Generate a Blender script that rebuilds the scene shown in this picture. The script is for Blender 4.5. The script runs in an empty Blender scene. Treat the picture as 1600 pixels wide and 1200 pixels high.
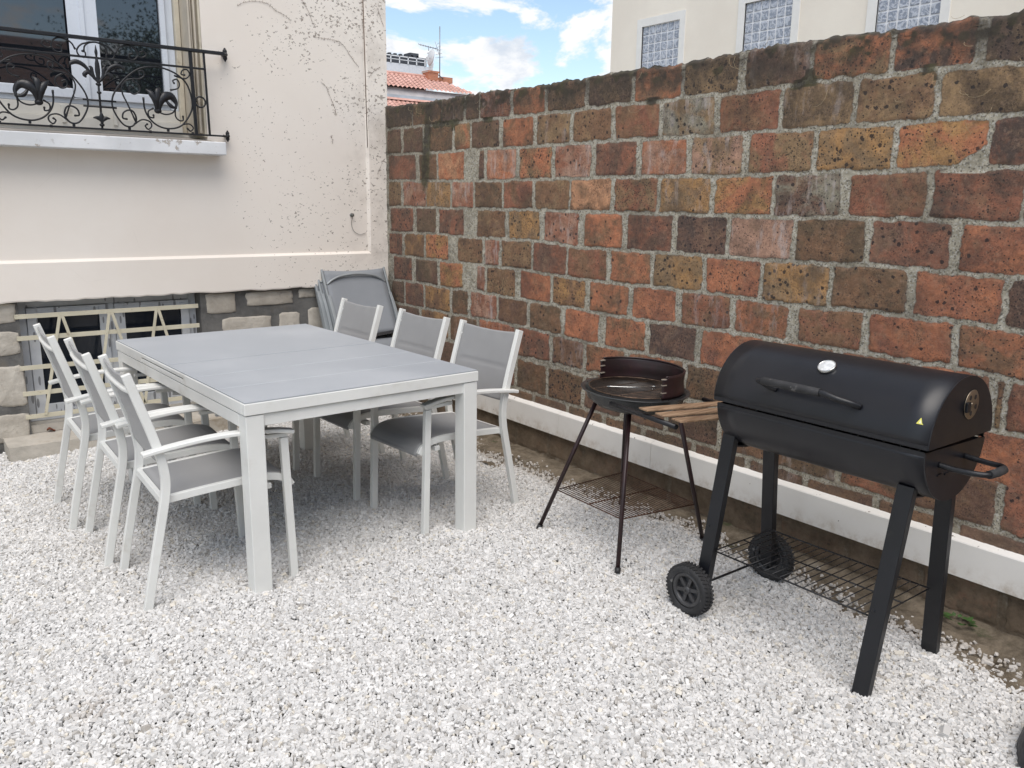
import bpy, math, random
import numpy as np
from mathutils import Vector, Matrix, noise
random.seed(7); rng = np.random.default_rng(11)
SC = bpy.context.scene; COL = SC.collection
YF = 5.49   # plane of the rendered house wall
XW = 3.03   # plane of the brick wall
R = math.radians

# ------------------------------------------------------------------ objects
def tag(o, label=None, cat=None, group=None, kind=None):
    if label: o['label'] = label
    if cat: o['category'] = cat
    if group: o['group'] = group
    if kind: o['kind'] = kind
    return o
def empty(name, loc=(0,0,0), rz=0, label=None, cat=None, group=None):
    o = bpy.data.objects.new(name, None); COL.objects.link(o)
    o.location = loc; o.rotation_euler = (0,0,rz); o.empty_display_size = .1
    return tag(o, label, cat, group)
def copy_tree(o, parent=None):
    c = o.copy(); COL.objects.link(c)
    if parent: c.parent = parent
    for ch in list(o.children): copy_tree(ch, c)
    return c
class MB:
    def __init__(s): s.v=[]; s.f=[]; s.sm=[]
    def add(s, vs, fs, smooth=False):
        n=len(s.v); s.v += [tuple(v) for v in vs]
        s.f += [tuple(i+n for i in f) for f in fs]; s.sm += [smooth]*len(fs); return s
    def box(s, c, d, rot=None):
        vs=[]
        for x in (-.5,.5):
            for y in (-.5,.5):
                for z in (-.5,.5):
                    p=Vector((x*d[0],y*d[1],z*d[2]))
                    if rot is not None: p = rot @ p
                    vs.append(p+Vector(c))
        return s.add(vs,[(0,1,3,2),(4,6,7,5),(0,4,5,1),(2,3,7,6),(0,2,6,4),(1,5,7,3)])
    def bb(s, a, b):
        return s.box([(a[i]+b[i])/2 for i in range(3)],[abs(b[i]-a[i]) for i in range(3)])
    def sweep(s, path, w, h, side, closed=False):
        """flat bar: w along side vector, h across"""
        P=[Vector(p) for p in path]; S=Vector(side).normalized(); vs=[]; n=len(P)
        for i,p in enumerate(P):
            a=P[(i-1)%n] if (i>0 or closed) else P[i]; b=P[(i+1)%n] if (i<n-1 or closed) else P[i]
            t1=(p-a).normalized() if (p-a).length>1e-9 else None
            t2=(b-p).normalized() if (b-p).length>1e-9 else None
            t=((t1 or t2)+(t2 or t1)).normalized(); N=t.cross(S).normalized()
            k=1.0
            if t1 and t2: k=1/max(.5,math.sqrt(max(0,(1+t1.dot(t2))/2)))
            for (u,v) in ((-1,-1),(1,-1),(1,1),(-1,1)):
                vs.append(p+S*(u*w/2)+N*(v*h/2*k))
        fs=[]
        m=n if closed else n-1
        for i in range(m):
            for j in range(4):
                a=i*4+j; b=i*4+(j+1)%4; c=((i+1)%n)*4+(j+1)%4; d=((i+1)%n)*4+j
                fs.append((a,b,c,d))
        if not closed: fs += [(3,2,1,0),tuple((n-1)*4+j for j in range(4))]
        return s.add(vs,fs)
    def tube(s, path, r, n=8, closed=False, cap=True):
        P=[Vector(p) for p in path]; m=len(P)
        rr = r if isinstance(r,(list,tuple)) else [r]*m
        vs=[]; N=None
        for i,p in enumerate(P):
            a=P[(i-1)%m] if (i>0 or closed) else p; b=P[(i+1)%m] if (i<m-1 or closed) else p
            t=(b-a).normalized()
            if N is None:
                N=t.orthogonal().normalized()
            N=(N-t*N.dot(t))
            N = N.normalized() if N.length>1e-6 else t.orthogonal().normalized()
            B=t.cross(N)
            for j in range(n):
                q=2*math.pi*j/n
                vs.append(p+(N*math.cos(q)+B*math.sin(q))*rr[i])
        fs=[]
        for i in range(m if closed else m-1):
            for j in range(n):
                fs.append((i*n+j,i*n+(j+1)%n,((i+1)%m)*n+(j+1)%n,((i+1)%m)*n+j))
        s.add(vs,fs,True)
        if cap and not closed:
            s.add([vs[j] for j in range(n)],[tuple(reversed(range(n)))]); s.add([vs[(m-1)*n+j] for j in range(n)],[tuple(range(n))])
        return s
    def lathe(s, prof, c=(0,0,0), n=24, axis=(0,0,1), a0=0, a1=2*math.pi, smooth=True):
        ax=Vector(axis).normalized(); U=ax.orthogonal().normalized() if abs(ax.z)<.99 else Vector((1,0,0)); V=ax.cross(U)
        full=abs((a1-a0)-2*math.pi)<1e-6; m=n if full else n+1; vs=[]
        for i in range(m):
            q=a0+(a1-a0)*i/n
            for (r,z) in prof: vs.append(Vector(c)+ax*z+(U*math.cos(q)+V*math.sin(q))*r)
        k=len(prof); fs=[]
        for i in range(n):
            for j in range(k-1):
                fs.append((i*k+j,((i+1)%m)*k+j,((i+1)%m)*k+j+1,i*k+j+1))
        return s.add(vs,fs,smooth)
    def grid(s, fn, nu, nv, smooth=True):
        vs=[fn(i/nu,j/nv) for i in range(nu+1) for j in range(nv+1)]
        fs=[(i*(nv+1)+j,(i+1)*(nv+1)+j,(i+1)*(nv+1)+j+1,i*(nv+1)+j+1) for i in range(nu) for j in range(nv)]
        return s.add(vs,fs,smooth)
    def build(s, name, mat, parent=None, bevel=0, seg=2, solid=0, loc=None):
        me=bpy.data.meshes.new(name); me.from_pydata(s.v,[],s.f)
        me.polygons.foreach_set('use_smooth', s.sm if not bevel else [True]*len(s.sm)); me.update()
        import bmesh
        bm=bmesh.new(); bm.from_mesh(me)
        bmesh.ops.remove_doubles(bm, verts=bm.verts, dist=1e-6)
        bmesh.ops.recalc_face_normals(bm, faces=bm.faces); bm.to_mesh(me); bm.free()
        if isinstance(mat,(list,tuple)):
            for m_ in mat: me.materials.append(m_)
        else: me.materials.append(mat)
        if not bevel and any(s.sm) and not all(s.sm): pass
        o=bpy.data.objects.new(name, me); COL.objects.link(o)
        if parent: o.parent=parent
        if loc: o.location=loc
        if solid:
            q=o.modifiers.new('solid','SOLIDIFY'); q.thickness=solid; q.offset=0
        if bevel:
            q=o.modifiers.new('bevel','BEVEL'); q.width=bevel; q.segments=seg; q.limit_method='ANGLE'; q.angle_limit=R(35); q.harden_normals=True
        return o
def spline(pts, n=6, closed=False):
    """Catmull-Rom through points"""
    P=[Vector(p) for p in pts]; m=len(P); out=[]
    for i in range(m if closed else m-1):
        p0=P[(i-1)%m] if (i>0 or closed) else P[0]*2-P[1]
        p1=P[i]; p2=P[(i+1)%m]; p3=P[(i+2)%m] if (i+2<m or closed) else P[-1]*2-P[-2]
        for k in range(n):
            t=k/n
            out.append(.5*((2*p1)+(p2-p0)*t+(2*p0-5*p1+4*p2-p3)*t*t+(3*p1-p0-3*p2+p3)*t**3))
    if not closed: out.append(P[-1])
    return out
def npmesh(name, V, F, mat, attrs=None, smooth=False, parent=None):
    """V (n,3), F (m,4) numpy; attrs: name -> (domain, type, array)"""
    me=bpy.data.meshes.new(name)
    me.vertices.add(len(V)); me.vertices.foreach_set('co', V.astype(np.float32).ravel())
    k=F.shape[1]
    me.loops.add(F.size); me.loops.foreach_set('vertex_index', F.astype(np.int32).ravel())
    me.polygons.add(len(F)); me.polygons.foreach_set('loop_start', (np.arange(len(F))*k).astype(np.int32))
    me.polygons.foreach_set('loop_total', np.full(len(F),k,dtype=np.int32))
    me.polygons.foreach_set('use_smooth', np.full(len(F),smooth))
    for a,(dom,ty,arr) in (attrs or {}).items():
        at=me.attributes.new(a,ty,dom)
        at.data.foreach_set('color' if ty=='FLOAT_COLOR' else 'value', arr.astype(np.float32).ravel())
    me.update(calc_edges=True); me.validate()
    me.materials.append(mat)
    o=bpy.data.objects.new(name,me); COL.objects.link(o)
    if parent: o.parent=parent
    return o

# ------------------------------------------------------------------ materials
def srgb(r,g,b):
    f=lambda c:(c/12.92 if c<=.04045 else ((c+.055)/1.055)**2.4)
    return (f(r/255),f(g/255),f(b/255),1)
class NT:
    def __init__(s, name):
        s.m=bpy.data.materials.new(name); s.m.use_nodes=True; s.t=s.m.node_tree; s.n=s.t.nodes; s.n.clear()
        s.out=s.n.new('ShaderNodeOutputMaterial'); s.b=s.n.new('ShaderNodeBsdfPrincipled'); s.t.links.new(s.b.outputs[0],s.out.inputs[0])
        s.co=s.n.new('ShaderNodeTexCoord').outputs['Object']
    def L(s,a,b): s.t.links.new(a,b)
    def setin(s,sock,v):
        if hasattr(v,'is_output') or hasattr(v,'links'): s.L(v,sock)
        else: sock.default_value=v
    def noise(s,scale,detail=4,rough=.55,vec=None,dist=0):
        n=s.n.new('ShaderNodeTexNoise'); n.inputs['Scale'].default_value=scale; n.inputs['Detail'].default_value=detail
        n.inputs['Roughness'].default_value=rough; n.inputs['Distortion'].default_value=dist
        s.L(vec or s.co,n.inputs['Vector']); return n.outputs['Fac']
    def vor(s,scale,feat='F1',vec=None,rnd=1):
        n=s.n.new('ShaderNodeTexVoronoi'); n.feature=feat; n.inputs['Scale'].default_value=scale; n.inputs['Randomness'].default_value=rnd
        s.L(vec or s.co,n.inputs['Vector']); return n.outputs
    def math(s,op,a,b=0,c=None,clamp=False):
        n=s.n.new('ShaderNodeMath'); n.operation=op; n.use_clamp=clamp
        s.setin(n.inputs[0],a); s.setin(n.inputs[1],b)
        if c is not None: s.setin(n.inputs[2],c)
        return n.outputs[0]
    def ramp(s,f,a,b,lo=0.,hi=1.):
        n=s.n.new('ShaderNodeMapRange'); n.interpolation_type='SMOOTHSTEP'
        s.setin(n.inputs['Value'],f); n.inputs['From Min'].default_value=a; n.inputs['From Max'].default_value=b
        n.inputs['To Min'].default_value=lo; n.inputs['To Max'].default_value=hi; return n.outputs['Result']
    def mix(s,f,a,b,mode='MIX'):
        n=s.n.new('ShaderNodeMix'); n.data_type='RGBA'; n.blend_type=mode; s.setin(n.inputs[0],f)
        s.setin(n.inputs[6],a); s.setin(n.inputs[7],b); return n.outputs[2]
    def attr(s,name,out='Fac'):
        n=s.n.new('ShaderNodeAttribute'); n.attribute_name=name; return n.outputs[out]
    def xyz(s,vec=None):
        n=s.n.new('ShaderNodeSeparateXYZ'); s.L(vec or s.co,n.inputs[0]); return n.outputs
    def mapv(s,scale=(1,1,1),rot=(0,0,0),loc=(0,0,0),vec=None):
        n=s.n.new('ShaderNodeMapping'); n.inputs['Scale'].default_value=scale; n.inputs['Rotation'].default_value=rot; n.inputs['Location'].default_value=loc
        s.L(vec or s.co,n.inputs[0]); return n.outputs[0]
    def bump(s,h,strength=.3,dist=.01,nrm=None):
        n=s.n.new('ShaderNodeBump'); n.inputs['Strength'].default_value=strength; n.inputs['Distance'].default_value=dist
        s.L(h,n.inputs['Height'])
        if nrm: s.L(nrm,n.inputs['Normal'])
        s.L(n.outputs[0],s.b.inputs['Normal']); return n.outputs[0]
    def base(s,c): s.setin(s.b.inputs['Base Color'],c); return s
    def rough(s,v): s.setin(s.b.inputs['Roughness'],v); return s
    def metal(s,v): s.setin(s.b.inputs['Metallic'],v); return s
def pbr(name, col, rough=.5, metal=0, var=.12, vs=6, bump=0, bs=80, spec=None, grime=None, gs=3, gt=(.55,.75), bd=.002):
    t=NT(name); n=t.noise(vs,5)
    a=tuple(c*(1-var) for c in col[:3])+(1,); b=tuple(min(1,c*(1+var)) for c in col[:3])+(1,)
    c=t.mix(t.ramp(n,.3,.7),a,b)
    if grime: c=t.mix(t.ramp(t.noise(gs,8,.65),gt[0],gt[1]),c,grime)
    t.base(c).metal(metal)
    t.rough(t.ramp(t.noise(vs*3,4),.3,.7,max(0,rough-.07),min(1,rough+.07)))
    if spec is not None: t.b.inputs['Specular IOR Level'].default_value=spec
    if bump: t.bump(t.noise(bs,4),bump,bd)
    return t.m
M={}
M['alu']=pbr('white_powder_coat',(.72,.725,.70),.40,0,.04,5,.06,350,grime=(.50,.47,.41,1),gs=4,gt=(.56,.85),bd=.001)
M['tabletop']=None
def fabric(name,col,dark=.75):
    t=NT(name); w1=t.n.new('ShaderNodeTexWave'); w1.inputs['Scale'].default_value=260; w1.bands_direction='Y'; t.L(t.co,w1.inputs[0])
    w2=t.n.new('ShaderNodeTexWave'); w2.inputs['Scale'].default_value=260; w2.bands_direction='X'; t.L(t.co,w2.inputs[0])
    h=t.math('MULTIPLY',w1.outputs['Fac'],w2.outputs['Fac']); 
    c=t.mix(t.ramp(t.noise(3.5,5),.3,.75),tuple(x*.9 for x in col[:3])+(1,),col)
    t.base(c).rough(.75); t.bump(t.noise(420,3),.2,.0006); t.b.inputs['Sheen Weight'].default_value=.15
    return t.m
M['fabric']=fabric('grey_sling_fabric',(.29,.29,.292,1))
M['fabric_fold']=fabric('slate_sling_fabric',(.23,.245,.265,1))
M['alu_grey']=pbr('grey_aluminium',(.27,.29,.30),.45,.2,.06,8)
M['black']=pbr('black_plastic',(.02,.02,.022),.5,0,.2,10)
M['iron']=pbr('black_wrought_iron',(.006,.0065,.009),.42,0,.3,30,.3,150,bd=.001)
M['pvc']=pbr('white_pvc',(.62,.66,.72),.32,0,.04,4)
M['beige_metal']=pbr('beige_painted_metal',(.55,.50,.40),.5,0,.1,8,.1,90,grime=(.25,.2,.14,1),gs=12,gt=(.55,.8))
M['shutter']=pbr('folded_shutter_paint',(.50,.45,.37),.5,0,.12,5,grime=(.16,.12,.09,1),gs=5,gt=(.5,.78))
M['sill']=None
# table top: grey-blue frosted panels with dusty bloom
t=NT('frosted_grey_top'); n=t.noise(2.2,6,.6); s=t.noise(30,5,.6)
c=t.mix(t.ramp(n,.35,.75),(.33,.355,.385,1),(.40,.42,.445,1))
t.base(c).rough(t.ramp(n,.3,.75,.42,.55)); M['tabletop']=t.m
t=NT('peeling_white_sill'); n=t.noise(9,9,.7); f=t.ramp(n,.59,.61)
c=t.mix(t.ramp(t.noise(4,6),.3,.7),(.60,.61,.62,1),(.72,.73,.74,1)); c=t.mix(f,c,(.42,.38,.34,1)); c=t.mix(t.ramp(t.noise(30,6,.7),.6,.7,0,.4),c,(.3,.27,.24,1))
t.base(c).rough(.6); t.bump(t.math('MULTIPLY',f,-1),.6,.003); M['sill']=t.m
# rendered wall
t=NT('cream_render'); X=t.xyz()
base=t.mix(t.ramp(t.noise(1.3,6,.6),.3,.7),(.755,.69,.62,1),(.81,.755,.69,1))
base=t.mix(t.ramp(t.noise(.6,3),.4,.65,0,.5),base,(.75,.695,.63,1))
sp=t.vor(58); sp2=t.vor(34,vec=t.mapv(loc=(3.1,1.7,.4)))
dens=t.math('MULTIPLY',t.ramp(X[0],1.75,2.7),t.ramp(t.noise(2.6,3,.6),.36,.6))
dens=t.math('MULTIPLY',dens,t.ramp(X[2],.9,2.2,.35,1))
rs=t.n.new('ShaderNodeSeparateColor'); t.L(sp['Color'],rs.inputs[0]); rs2=t.n.new('ShaderNodeSeparateColor'); t.L(sp2['Color'],rs2.inputs[0])
warp=t.noise(110,4)
m1=t.math('MULTIPLY',t.math('LESS_THAN',t.math('ADD',sp['Distance'],t.math('MULTIPLY',warp,.5)),.56),t.math('LESS_THAN',rs.outputs[0],t.math('MULTIPLY',dens,.75)))
m2=t.math('MULTIPLY',t.math('LESS_THAN',t.math('ADD',sp2['Distance'],t.math('MULTIPLY',warp,.45)),.44),t.math('LESS_THAN',rs2.outputs[0],t.math('MULTIPLY',dens,.10)))
sn=t.noise(50,2.2,.6,t.mapv(scale=(1,1,1.3),rot=(0,.5,0))); m1=t.math('MULTIPLY',t.math('GREATER_THAN',t.math('ADD',sn,t.math('MULTIPLY',dens,.115)),.700),t.math('GREATER_THAN',dens,.04)); spk=t.math('MAXIMUM',m1,t.math('MULTIPLY',m2,.5))
col=t.mix(t.math('MULTIPLY',spk,.72),base,(.15,.12,.095,1))
dirt=t.math('MULTIPLY',t.ramp(X[0],2.55,3.0),t.ramp(t.noise(7,7,.7),.42,.75)); col=t.mix(t.math('MULTIPLY',dirt,.5),col,(.40,.355,.31,1))
hair=t.ramp(t.vor(1.6,'DISTANCE_TO_EDGE',vec=t.mapv(loc=(.3,0,.5)))['Distance'],0,.003,.12,0); hm=t.math('MULTIPLY',hair,t.ramp(t.noise(2.0,2),.5,.6)); col=t.mix(hm,col,(.35,.3,.25,1))
t.base(col).rough(.85); h=t.math('ADD',t.math('MULTIPLY',t.noise(25,6,.6),1),t.math('MULTIPLY',t.noise(150,3),.35)); t.bump(h,.16,.003); M['render']=t.m
# masonry of the basement
t=NT('limestone_block'); c=t.mix(t.ramp(t.noise(5,8,.65),.3,.7),(.36,.325,.275,1),(.54,.50,.435,1)); c=t.mix(t.ramp(t.noise(14,8,.7),.58,.72,0,.7),c,(.16,.13,.10,1))
t.base(c).rough(.9); t.bump(t.noise(30,8,.7),.8,.01); M['stone']=t.m
t=NT('grey_cement'); c=t.mix(t.ramp(t.noise(6,8,.7),.3,.7),(.085,.083,.08,1),(.17,.165,.155,1)); c=t.mix(t.ramp(t.noise(2.5,5,.6),.5,.7),c,(.17,.14,.10,1))
t.base(c).rough(.95); t.bump(t.noise(40,8,.75),.8,.008); M['cement']=t.m
t=NT('cast_concrete'); c=t.mix(t.ramp(t.noise(6,8,.7),.3,.7),(.36,.335,.29,1),(.52,.48,.42,1)); c=t.mix(t.ramp(t.noise(3,6,.7),.5,.7,0,.7),c,(.20,.15,.09,1))
t.base(c).rough(.9); t.bump(t.noise(50,8,.7),.7,.006); M['concrete']=t.m
t=NT('glass_dark'); t.base((.010,.012,.016,1)).rough(.02); t.b.inputs['IOR'].default_value=1.95; M['glass']=t.m
t=NT('glass_basement'); t.base((.012,.016,.024,1)).rough(.12); M['glass2']=t.m
# protective film with printed grain dashes on the basement frame
t=NT('taped_pvc'); v=t.vor(60,vec=t.mapv(scale=(.7,1,.18))); sc=t.n.new('ShaderNodeSeparateColor'); t.L(v['Color'],sc.inputs[0])
dash=t.math('MULTIPLY',t.math('LESS_THAN',sc.outputs[0],.30),t.math('LESS_THAN',v['Distance'],.34))
c=t.mix(t.ramp(t.noise(5,5),.3,.7),(.46,.48,.51,1),(.64,.66,.68,1)); c=t.mix(t.math('MULTIPLY',dash,.7),c,(.10,.10,.105,1)); t.base(c).rough(.5); M['tape']=t.m
M['cream_bar']=pbr('cream_painted_steel',(.56,.52,.40),.5,0,.08,9,.15,90,grime=(.22,.15,.08,1),gs=22,gt=(.62,.74))

# ------------------------------------------------------------------ brick wall
LINES=[[[0.038,2.126],[0.102,2.113],[0.382,2.108],[0.759,2.106],[1.186,2.108],[1.393,2.106],[1.808,2.096],[1.951,2.104],[2.133,2.098],[2.457,2.103],[2.781,2.096],[3.093,2.101],[3.161,2.108],[3.444,2.108],[3.773,2.096],[4.066,2.095],[4.208,2.095]],[[0.05,1.96],[0.569,1.956],[0.757,1.956],[1.113,1.949],[1.489,1.947],[1.813,1.943],[2.061,1.944],[2.352,1.946],[2.648,1.941],[2.793,1.943],[3.001,1.939],[3.123,1.941],[3.332,1.945],[3.625,1.945],[3.786,1.942],[3.945,1.94],[4.093,1.936],[4.23,1.93]],[[0.044,1.785],[0.566,1.779],[0.87,1.778],[1.25,1.778],[1.713,1.774],[2.069,1.772],[2.362,1.776],[2.68,1.771],[2.948,1.769],[3.204,1.772],[3.34,1.77],[3.66,1.771],[3.838,1.769],[3.979,1.773],[4.153,1.77],[4.252,1.771]],[[0.046,1.604],[0.708,1.597],[1.434,1.592],[2.077,1.595],[2.344,1.597],[2.819,1.594],[3.221,1.595],[3.573,1.6],[3.826,1.599],[3.986,1.604],[4.275,1.6]],[[0.04,1.421],[0.784,1.423],[1.116,1.424],[1.723,1.426],[2.084,1.423],[2.604,1.423],[3.009,1.424],[3.237,1.42],[3.652,1.425],[3.945,1.425],[4.299,1.421]],[[0.033,1.24],[0.704,1.254],[0.921,1.246],[1.256,1.248],[1.787,1.254],[2.093,1.235],[2.453,1.239],[2.774,1.243],[3.024,1.242],[3.253,1.242],[3.61,1.246],[3.899,1.254],[4.093,1.245],[4.322,1.245]],[[0.065,1.078],[0.471,1.079],[0.951,1.079],[1.258,1.079],[1.681,1.08],[2.101,1.065],[2.374,1.069],[2.666,1.069],[2.933,1.072],[3.138,1.073],[3.467,1.065],[3.629,1.069],[3.795,1.075],[3.954,1.076],[4.173,1.079],[4.346,1.07]],[[0.097,0.898],[0.416,0.906],[0.851,0.904],[1.198,0.911],[1.512,0.905],[1.901,0.907],[2.336,0.898],[2.639,0.901],[2.871,0.908],[3.284,0.911],[3.784,0.911],[3.939,0.91],[4.103,0.915],[4.255,0.91],[4.369,0.899]],[[0.269,0.732],[0.866,0.735],[1.128,0.741],[1.451,0.746],[1.69,0.741],[1.964,0.736],[2.116,0.732],[2.393,0.729],[2.65,0.736],[2.884,0.736],[3.066,0.732],[4.28,0.719],[4.394,0.717]],[[0.264,0.549],[0.866,0.553],[1.565,0.558],[1.81,0.568],[2.123,0.568],[2.309,0.574],[4.228,0.528],[4.419,0.526]],[[0.259,0.383],[0.865,0.4],[1.51,0.404],[1.755,0.409],[1.977,0.409],[4.205,0.387],[4.344,0.393],[4.437,0.393]]]
BR=[[[0.035,0.389,"vk"],[0.397,0.758,"bm"],[0.766,1.015,"vk"],[1.043,1.18,"dk"],[1.193,1.493,"dr"],[1.523,1.805,"bo"],[1.833,2.131,"kb"],[2.161,2.462,"vk"],[2.484,2.779,"bo"],[2.798,3.096,"tk"],[3.139,3.444,"dk"],[3.461,3.77,"to"],[3.789,4.072,"vo"],[4.111,4.295,"vk"]],[[0.043,0.238,"dk"],[0.273,0.527,"dk"],[0.608,0.885,"bk"],[0.911,1.079,"ot"],[1.099,1.385,"dk"],[1.426,1.707,"bo"],[1.738,2.019,"tb"],[2.049,2.329,"tb"],[2.364,2.657,"rb"],[2.684,2.983,"tg"],[3.014,3.319,"rb"],[3.336,3.642,"tk"],[3.664,3.955,"tb"],[3.977,4.264,"tk"]],[[0.054,0.432,"rd"],[0.482,0.697,"kb"],[0.716,1.016,"lo"],[1.183,1.235,"dk"],[1.264,1.556,"op"],[1.592,1.875,"to"],[1.905,2.192,"rp"],[2.229,2.514,"dr"],[2.548,2.839,"po"],[2.868,3.15,"tp"],[3.186,3.488,"rt"],[3.51,3.822,"yt"],[3.843,4.151,"oy"],[4.165,4.376,"rv"]],[[0.048,0.227,"bt"],[0.263,0.559,"rp"],[0.567,0.861,"yt"],[0.884,1.121,"rp"],[1.14,1.421,"bk"],[1.439,1.712,"br"],[1.738,2.027,"bt"],[2.039,2.349,"lb"],[2.375,2.669,"rt"],[2.69,2.986,"yt"],[3.016,3.314,"yo"],[3.331,3.629,"gd"],[3.667,3.963,"br"],[3.986,4.281,"rd"],[4.292,4.47,"rb"]],[[0.074,0.39,"rd"],[0.438,0.686,"dk"],[0.721,1.017,"rd"],[1.166,1.458,"tb"],[1.496,1.784,"yt"],[1.829,2.109,"rp"],[2.16,2.443,"ob"],[2.479,2.771,"rd"],[2.803,3.091,"vd"],[3.111,3.425,"pp"],[3.447,3.747,"bk"],[3.773,4.07,"rd"],[4.104,4.349,"ro"]],[[0.049,0.235,"rd"],[0.271,0.532,"by"],[0.553,0.837,"oy"],[0.951,1.223,"tb"],[1.247,1.397,"rp"],[1.423,1.708,"bt"],[1.726,2.018,"dr"],[2.034,2.334,"rb"],[2.369,2.648,"bo"],[2.671,2.969,"ty"],[2.994,3.286,"or"],[3.304,3.614,"ty"],[3.633,3.931,"bk"],[3.967,4.265,"or"],[4.287,4.518,"dv"]],[[0.11,0.365,"rd"],[0.417,0.702,"dk"],[0.734,1.003,"yo"],[1.169,1.252,"rp"],[1.273,1.56,"bt"],[1.61,1.887,"or"],[1.909,2.18,"yb"],[2.217,2.504,"bo"],[2.536,2.821,"or"],[2.857,3.144,"rb"],[3.174,3.443,"ob"],[3.493,3.778,"rb"],[3.807,4.118,"or"],[4.142,4.433,"bo"]],[[0.075,0.253,"dk"],[0.271,0.517,"rd"],[0.543,0.851,"yb"],[0.882,1.062,"bk"],[1.099,1.377,"rp"],[1.396,1.676,"bd"],[1.706,1.986,"bk"],[2.021,2.296,"or"],[2.348,2.629,"bo"],[2.662,2.952,"vd"],[2.989,3.325,"ro"],[3.368,3.664,"bo"],[3.701,3.982,"rb"],[4.019,4.267,"or"],[4.293,4.316,"tb"],[4.334,4.565,"rd"]],[[0.117,0.454,"dk"],[0.489,0.835,"by"],[0.866,1.165,"kb"],[1.193,1.562,"ro"],[1.6,1.894,"dr"],[1.922,2.177,"bd"],[2.206,2.495,"ob"],[2.53,2.887,"bo"],[2.915,3.24,"bk"],[3.274,3.566,"or"],[3.605,3.903,"bo"],[3.939,4.221,"rb"],[4.249,4.482,"or"]],[[0.149,0.58,"kb"],[0.63,0.981,"dk"],[1.026,1.476,"bd"],[1.508,1.777,"dr"],[1.812,2.068,"rb"],[2.1,2.431,"rb"],[2.469,2.749,"bo"],[2.792,3.146,"ob"],[3.19,3.521,"rb"],[3.567,3.869,"bo"],[3.909,4.169,"or"],[4.192,4.314,"bt"],[4.335,4.467,"tb"]]]

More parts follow.
